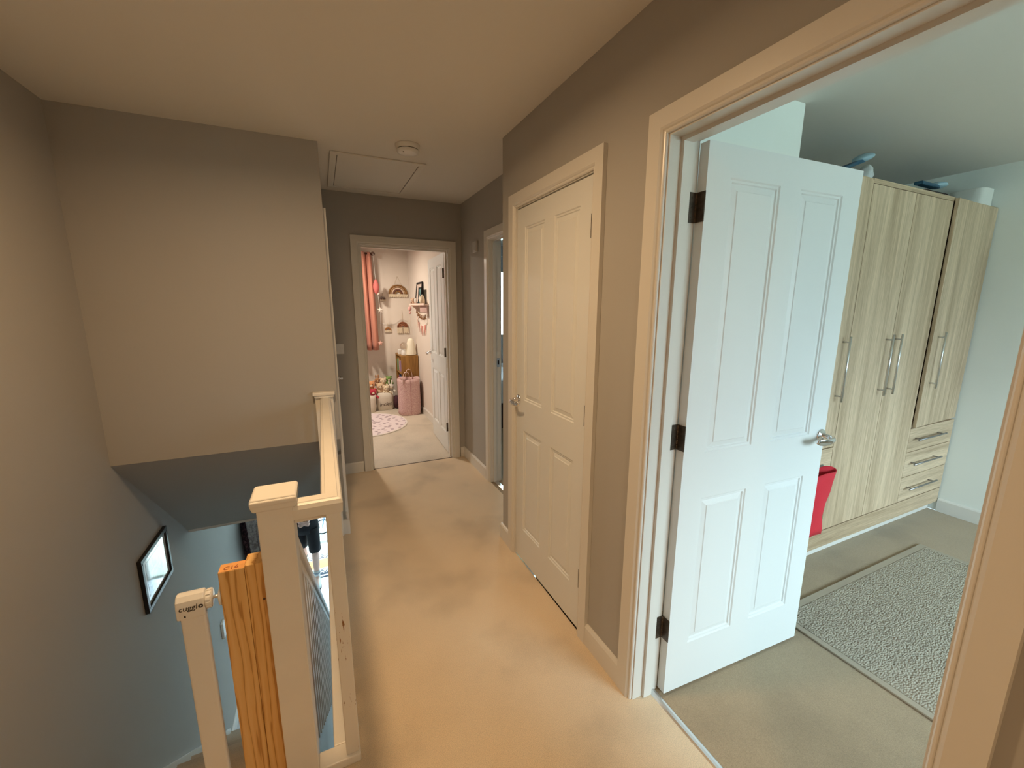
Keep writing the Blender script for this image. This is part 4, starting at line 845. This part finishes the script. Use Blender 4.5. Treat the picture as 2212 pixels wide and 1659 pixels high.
# coats on the left wall of the hall
rk = thing('coat_rack', (XL, 5.75, -.78), 'dark wooden coat rail on the hall wall above the coats', 'coat rack')
f = MB(); f.box(XL + .0005, XL + .022, 5.33, 6.35, -.86, -.76); obj('rail', f, M_matblack, rk, bevel=.003)
for y in (5.42, 5.62, 5.85, 6.1):
    f = MB(); f.tube([(XL + .022, y, -.80), (XL + .07, y, -.805), (XL + .085, y, -.785)], .006, 8); obj('hook', f, M_darksteel, rk)
def coat(cx, cy, z0, z1, rx, ry, mt, label, ph=0.0):
    mb = MB(); n, m_ = 40, 18; vs = []
    for i in range(m_ + 1):
        v_ = i / m_; z = z0 + (z1 - z0) * v_; s = (1.0 - .12 * (1 - v_)) if v_ < .75 else math.sqrt(max(.0, 1 - ((v_ - .75) / .26) ** 2))
        for k in range(n):
            t = 2 * PI * k / n; w_ = 1 + .07 * math.sin(5 * t + ph + v_ * 3) + .04 * math.sin(11 * t + v_ * 9 + ph) + .03 * math.sin(v_ * 46 + t * 2)
            vs.append((cx + rx * math.cos(t) * s * w_, cy + ry * math.sin(t) * s * w_, z))
    mb.add(vs, [(i * n + k, i * n + (k + 1) % n, (i + 1) * n + (k + 1) % n, (i + 1) * n + k) for i in range(m_) for k in range(n)] + [list(range(n)), list(range(m_ * n, m_ * n + n))], True)
    t_ = thing('coat', (cx, cy, z0), label, 'coat'); obj('coat_body', mb, mt, t_)
    sl = MB(); sl.tube([(cx + rx * .75, cy - ry * .55, z1 - .16), (cx + rx * .95, cy - ry * .95, z1 - .34), (cx + rx * .85, cy - ry * 1.05, z1 - .58)], .05, 12, rs=[.05, .058, .045]); obj('sleeve', sl, mt, t_)
    return t_
def print_mat(name, a, b_, c):
    mt, nt, b = new_mat(name); tc = nt.nodes.new('ShaderNodeTexCoord'); n = N(nt, 'ShaderNodeTexNoise', inp={'Scale': 22.0, 'Detail': 4.0, 'Distortion': 1.2}); nt.links.new(tc.outputs['Object'], n.inputs['Vector']); nt.links.new(ramp(nt, n.outputs[0], [(.36, a), (.5, b_), (.64, c)]), b.inputs['Base Color']); b.inputs['Roughness'].default_value = .9; return mt
coat(-1.985, 5.50, -1.95, -.84, .060, .085, print_mat('coat_burgundy_print', (.02, .012, .018), (.06, .025, .035), (.16, .08, .09)), 'dark burgundy patterned coat nearest the stairs on the hall rail')
coat(-1.885, 5.40, -1.44, -.865, .085, .085, print_mat('coat_grey_pink_padded', (.24, .20, .19), (.42, .35, .35), (.55, .50, .46)), 'bulky grey pink padded coat hanging over the burgundy coat', 1.2)
coat(-1.875, 5.42, -1.98, -1.46, .065, .065, print_mat('scarf_mauve', (.10, .03, .06), (.26, .10, .15), (.34, .16, .20)), 'mauve scarf hanging under the grey pink padded coat', 2.2)
coat(-1.93, 5.95, -1.85, -.84, .11, .15, mat('coat_navy', (.02, .025, .05), .8, bump=.4, bscale=30), 'navy coat hanging furthest from the stairs on the hall rail', .6)
f = MB(); f.box(XL + .0005, XL + .022, 4.19, 4.275, -1.60, -1.44); tag(obj('wall_socket', f, M_plastic, org=(XL, 4.23, -1.52), bevel=.004), 'white plastic switch plate low on the stairwell wall behind the pine post', 'switch')
# child's bicycle outside the door
bk = thing('child_bicycle', (-.95, 7.72, -2.62), 'small child bicycle standing outside the open front door', 'bicycle')
def wheel(cx, y, cz, r):
    f = MB(); f.tube([(cx + r * math.cos(a), y, cz + r * math.sin(a)) for a in [2 * PI * k / 40 for k in range(41)]], .013, 10, caps=False); t_ = obj('wheel', f, M_matblack, bk)
    f = MB()
    for k in range(12):
        a = 2 * PI * k / 12; f.tube([(cx, y, cz), (cx + r * math.cos(a), y, cz + r * math.sin(a))], .002, 5)
    f.lathe([(.0001, -.02), (.014, -.02), (.014, .02), (.0001, .02)], (cx, y, cz), 'Y', 12); obj('spokes', f, M_darksteel, t_)
wheel(-1.165, 7.72, -2.475, .132); wheel(-.76, 7.72, -2.475, .132); bk.location.x -= .075
M_bike = mat('bicycle_blue_paint', (.05, .16, .32), .3)
f = MB(); f.tube([(-1.165, 7.72, -2.475), (-1.12, 7.72, -2.28)], .011, 10); f.tube([(-1.12, 7.72, -2.28), (-.92, 7.72, -2.46), (-.88, 7.72, -2.30), (-1.11, 7.72, -2.26)], .013, 10); f.tube([(-.76, 7.72, -2.475), (-.92, 7.72, -2.46)], .008, 8); f.tube([(-.76, 7.72, -2.475), (-.88, 7.72, -2.30)], .008, 8); obj('frame', f, M_bike, bk)
f = MB(); f.tube([(-1.12, 7.72, -2.28), (-1.10, 7.72, -2.16)], .010, 8); f.tube([(-1.13, 7.53, -2.13), (-1.12, 7.60, -2.16), (-1.10, 7.72, -2.16), (-1.12, 7.84, -2.16), (-1.13, 7.91, -2.13)], .010, 8); obj('handlebar', f, M_darksteel, bk)
f = MB(); f.ball((-.865, 7.72, -2.25), .06, (1.5, .9, .4)); obj('saddle', f, M_matblack, bk)
f = MB(); f.lathe([(.05, 0), (.07, .10), (.072, .11), (.066, .11), (.046, .005)], (-1.20, 7.72, -2.25), n=20); obj('basket', f, M_darksteel, bk)
# ------------------------------------------------------------------ the person coming in from the front door
M_skin = mat('skin_fair', (.78, .50, .40), .55, var=.05, vscale=12)
pe = thing('person', (-1.39, 6.40, -2.6), 'person in black shorts and green laced trainers walking across the hall downstairs', 'person')
O = Vector((-1.39, 6.40, -2.6))
def skin_mesh(name, chains, mt, parent, sub=2):
    """chains: list of lists of (key, (x,y,z), (rx,ry)); shared keys join"""
    idx = {}; vs = []; rs = []; es = []
    for ch in chains:
        prev = None
        for (k, p, r) in ch:
            if k not in idx: idx[k] = len(vs); vs.append(Vector(p) - O); rs.append(r if isinstance(r, tuple) else (r, r))
            if prev is not None: es.append((prev, idx[k]))
            prev = idx[k]
    me = bpy.data.meshes.new(name); me.from_pydata(vs, es, []); me.materials.append(mt)
    o = bpy.data.objects.new(name, me); COL.objects.link(o); o.parent = parent; ORG[o.name] = O
    md = o.modifiers.new('skin', 'SKIN'); md.use_smooth_shade = True
    for i, r in enumerate(rs): me.skin_vertices[0].data[i].radius = r
    for i in range(len(rs)): me.skin_vertices[0].data[i].use_root = (i == 0)
    ss = o.modifiers.new('subsurf', 'SUBSURF'); ss.levels = sub; ss.render_levels = sub
    return o
P = dict(pel=(-1.39, 6.40, -1.66), waist=(-1.39, 6.39, -1.50), chest=(-1.39, 6.38, -1.26), neck0=(-1.39, 6.37, -1.13), neck=(-1.39, 6.355, -1.07), headb=(-1.39, 6.335, -.99), headt=(-1.39, 6.34, -.88))
def arm(s, pre):
    sh_ = (-1.39 + s * .175, 6.39, -1.18); el = (-1.39 + s * .245, 6.37, -1.44); wr = (-1.39 + s * .065, 6.19, -1.545); pm = (-1.39 + s * .01, 6.16, -1.575)
    ch = [[('chest', P['chest'], (.14, .095)), (pre + 'sh', sh_, .052), (pre + 'ua', tuple((a + b) / 2 for a, b in zip(sh_, el)), .043), (pre + 'el', el, .037), (pre + 'fa', tuple((a * .6 + b * .4) for a, b in zip(el, wr)), .036), (pre + 'wr', wr, (.026, .021)), (pre + 'pm', pm, (.034, .016))]]
    dx = -s; Ls = (.060, .070, .066, .052)
    for q, L in enumerate(Ls):
        z0 = .026 - q * .018; k0 = (pm[0] + dx * .030, pm[1] - .008, pm[2] + z0); k1 = (k0[0] + dx * L * .45, k0[1] - .004, k0[2] - .006); k2 = (k1[0] + dx * L * .25, k1[1] + .012, k1[2] - .010); k3 = (k2[0] + dx * L * .05, k2[1] + .022, k2[2] - .006)
        ch.append([(pre + 'pm', pm, .03), ('%sf%d0' % (pre, q), k0, .0095), ('%sf%d1' % (pre, q), k1, .0088), ('%sf%d2' % (pre, q), k2, .0082), ('%sf%d3' % (pre, q), k3, .007)])
    t0 = (wr[0] + dx * .02, wr[1] - .012, wr[2] + .024); t1 = (t0[0] + dx * .035, t0[1] - .012, t0[2] + .016); t2 = (t1[0] + dx * .028, t1[1] + .002, t1[2] - .002)
    ch.append([(pre + 'wr', wr, .025), (pre + 't0', t0, .012), (pre + 't1', t1, .0105), (pre + 't2', t2, .009)])
    return ch
def leg(pre, hip, knee, ankle, ball_, toe):
    mid = tuple(a * .5 + b * .5 for a, b in zip(hip, knee)); calf = tuple(a * .62 + b * .38 for a, b in zip(knee, ankle)); calf = (calf[0], calf[1] + .018, calf[2])
    return [[('pel', P['pel'], (.135, .10)), (pre + 'h', hip, .085), (pre + 'm', mid, .072), (pre + 'k', knee, .052), (pre + 'c', calf, .054), (pre + 'a', ankle, .034), (pre + 'b', ball_, (.038, .024)), (pre + 't', toe, (.030, .016))]]
LF = leg('f', (-1.30, 6.38, -1.76), (-1.285, 6.27, -2.13), (-1.285, 6.26, -2.50), (-1.283, 6.14, -2.555), (-1.283, 6.07, -2.565))
LB = leg('b', (-1.465, 6.42, -1.76), (-1.455, 6.46, -2.12), (-1.455, 6.74, -2.41), (-1.455, 6.68, -2.535), (-1.455, 6.62, -2.565))
chains = [[('pel', P['pel'], (.135, .10)), ('waist', P['waist'], (.115, .09)), ('chest', P['chest'], (.14, .095)), ('neck0', P['neck0'], (.06, .055)), ('neck', P['neck'], .048), ('headb', P['headb'], (.066, .078)), ('headt', P['headt'], (.070, .085))]] + arm(1, 'r') + arm(-1, 'l') + LF + LB
body = skin_mesh('body', chains, M_skin, pe)
def add_part(name, mb, mt, parent=None, **k):
    return obj(name, mb, mt, parent or pe, **k)
# face
f = MB(); f.ball((-1.39, 6.243, -.955), .013, (.8, 1.2, 1.5), 10, 8); add_part('nose', f, M_skin)
for s in (-1, 1):
    f = MB(); f.ball((-1.39 + s * .030, 6.262, -.925), .011, (1.2, .8, .8), 10, 8); add_part('eye', f, mat('eye_white', (.85, .84, .82), .3) if 'eye_white' not in bpy.data.materials else bpy.data.materials['eye_white'])
    f = MB(); f.ball((-1.39 + s * .030, 6.2545, -.925), .005, n=10, m_=6); add_part('iris', f, M_ink)
    f = MB(); f.ball((-1.39 + s * .076, 6.345, -.935), .024, (.35, .7, 1.2), 10, 8); add_part('ear', f, M_skin)
f = MB(); f.ball((-1.39, 6.262, -.992), .018, (1.4, .5, .35), 10, 8); add_part('mouth', f, mat('lips', (.55, .22, .19), .5))
mb = MB(); mb.ball((-1.39, 6.355, -.885), .096, (.92, 1.05, .90), 24, 16); mb.v = [(x, max(y, 6.285) if z < -.90 else y, max(z, -1.0)) for x, y, z in mb.v]; add_part('hair', mb, mat('hair_brown', (.10, .06, .035), .7, bump=.6, bscale=90))
# shorts: waist barrel and two loose legs
M_short = mat('shorts_black', (.006, .006, .009), .8, bump=.4, bscale=20)
def loft(rings, n=28, close=False):
    mb = MB(); vs = []
    for (c, rx, ry, ph) in rings:
        for k in range(n):
            t = 2 * PI * k / n; w_ = 1 + ph * math.sin(5 * t + c[2] * 30); vs.append((c[0] + rx * math.cos(t) * w_, c[1] + ry * math.sin(t) * w_, c[2]))
    mb.add(vs, [(i * n + k, i * n + (k + 1) % n, (i + 1) * n + (k + 1) % n, (i + 1) * n + k) for i in range(len(rings) - 1) for k in range(n)], True); return mb
f = loft([((-1.39, 6.40, -1.50), .150, .118, .01), ((-1.39, 6.40, -1.60), .165, .132, .01), ((-1.388, 6.40, -1.72), .180, .145, .015), ((-1.388, 6.405, -1.80), .185, .15, .02)])
g = loft([((-1.305, 6.385, -1.74), .092, .118, .01), ((-1.296, 6.36, -1.84), .086, .112, .02), ((-1.290, 6.32, -1.97), .080, .10, .03), ((-1.286, 6.29, -2.085), .080, .096, .05)]); f.add(g.v, g.f, True)
g = loft([((-1.472, 6.41, -1.74), .092, .118, .01), ((-1.466, 6.425, -1.84), .086, .112, .02), ((-1.460, 6.44, -1.97), .080, .10, .03), ((-1.458, 6.452, -2.06), .080, .096, .05)]); f.add(g.v, g.f, True)
add_part('shorts', f, M_short, solid=.006)
f = loft([((-1.39, 6.395, -1.56), .168, .135, .02), ((-1.39, 6.39, -1.42), .155, .125, .02), ((-1.39, 6.385, -1.28), .178, .132, .01), ((-1.39, 6.385, -1.19), .185, .115, .01), ((-1.39, 6.378, -1.135), .125, .085, .0), ((-1.39, 6.368, -1.115), .075, .068, .0)])
for s in (-1, 1):
    g = MB(); g.tube([(-1.39 + s * .135, 6.388, -1.175), (-1.39 + s * .19, 6.388, -1.22), (-1.39 + s * .222, 6.382, -1.34)], .07, 18, caps=False, rs=[.062, .066, .068]); f.add(g.v, g.f, True)
add_part('t_shirt', f, mat('t_shirt_black', (.012, .012, .016), .85), solid=.005)
M_sock = mat('sock_white', (.80, .80, .78), .9, bump=.4, bscale=120); M_shoe = mat('trainer_white', (.72, .80, .74), .5); M_green = mat('lace_green', (.10, .55, .22), .6); M_sole = mat('sole_black', (.03, .03, .035), .7)
def shoe(ank, toe_dir, pitch):
    """trainer below an ankle point: heel behind, toe towards toe_dir"""
    M_ = Matrix.Translation(ank) @ Matrix.Rotation(toe_dir, 4, 'Z') @ Matrix.Rotation(pitch, 4, 'X')
    mb = MB(); n = 24; secs = [(.055, .022, .020, -.075), (.045, .034, .048, -.060), (.01, .038, .062, -.048), (-.05, .040, .052, -.052), (-.11, .046, .036, -.062), (-.165, .045, .026, -.070), (-.20, .034, .018, -.076), (-.215, .014, .008, -.082)]; vs = []
    for (y, rx, rz, zc) in secs:
        for k in range(n):
            t = 2 * PI * k / n; vs.append((rx * math.cos(t), y, max(zc + rz * math.sin(t), -.088)))
    mb.add(vs, [(i * n + k, i * n + (k + 1) % n, (i + 1) * n + (k + 1) % n, (i + 1) * n + k) for i in range(len(secs) - 1) for k in range(n)] + [list(range(n)), list(range(n * (len(secs) - 1), n * len(secs)))], True)
    mb.xform(M_); sh_ = add_part('trainer', mb, M_shoe)
    so = MB(); pts = []
    for (y, rx, rz, zc) in secs: pts.append((rx * 1.06 + .002, y))
    pl = [(a, b_) for a, b_ in pts] + [(-a, b_) for a, b_ in pts[::-1]]; so.prism(pl, 2, -.101, -.080); so.xform(M_); add_part('sole', so, M_sole, sh_)
    for q in range(4):
        lc = MB(); y = -.035 - q * .022; lc.tube([(-.026, y, -.018 - q * .009), (0, y - .004, .002 - q * .0095), (.026, y, -.018 - q * .009)], .004, 6); lc.xform(M_); add_part('lace', lc, M_green, sh_)
shoe((-1.285, 6.26, -2.502), 0.0, 0.0); shoe((-1.455, 6.735, -2.42), 0.0, .62)
for (a, b_) in (((-1.285, 6.262, -2.52), (-1.285, 6.266, -2.405)), ((-1.455, 6.745, -2.43), (-1.455, 6.672, -2.335))):
    f = MB(); f.tube([a, tuple((p + q) / 2 for p, q in zip(a, b_)), b_], .044, 18, rs=[.040, .042, .049]); so_ = add_part('sock', f, M_sock)
    m1 = tuple(p * .42 + q * .58 for p, q in zip(a, b_)); m2 = tuple(p * .22 + q * .78 for p, q in zip(a, b_)); f = MB(); f.tube([m1, m2], .049, 18, rs=[.0465, .049]); add_part('sock_band', f, mat('sock_grey', (.3, .34, .38), .9) if 'sock_grey' not in bpy.data.materials else bpy.data.materials['sock_grey'], so_)

pe.location.x -= .034
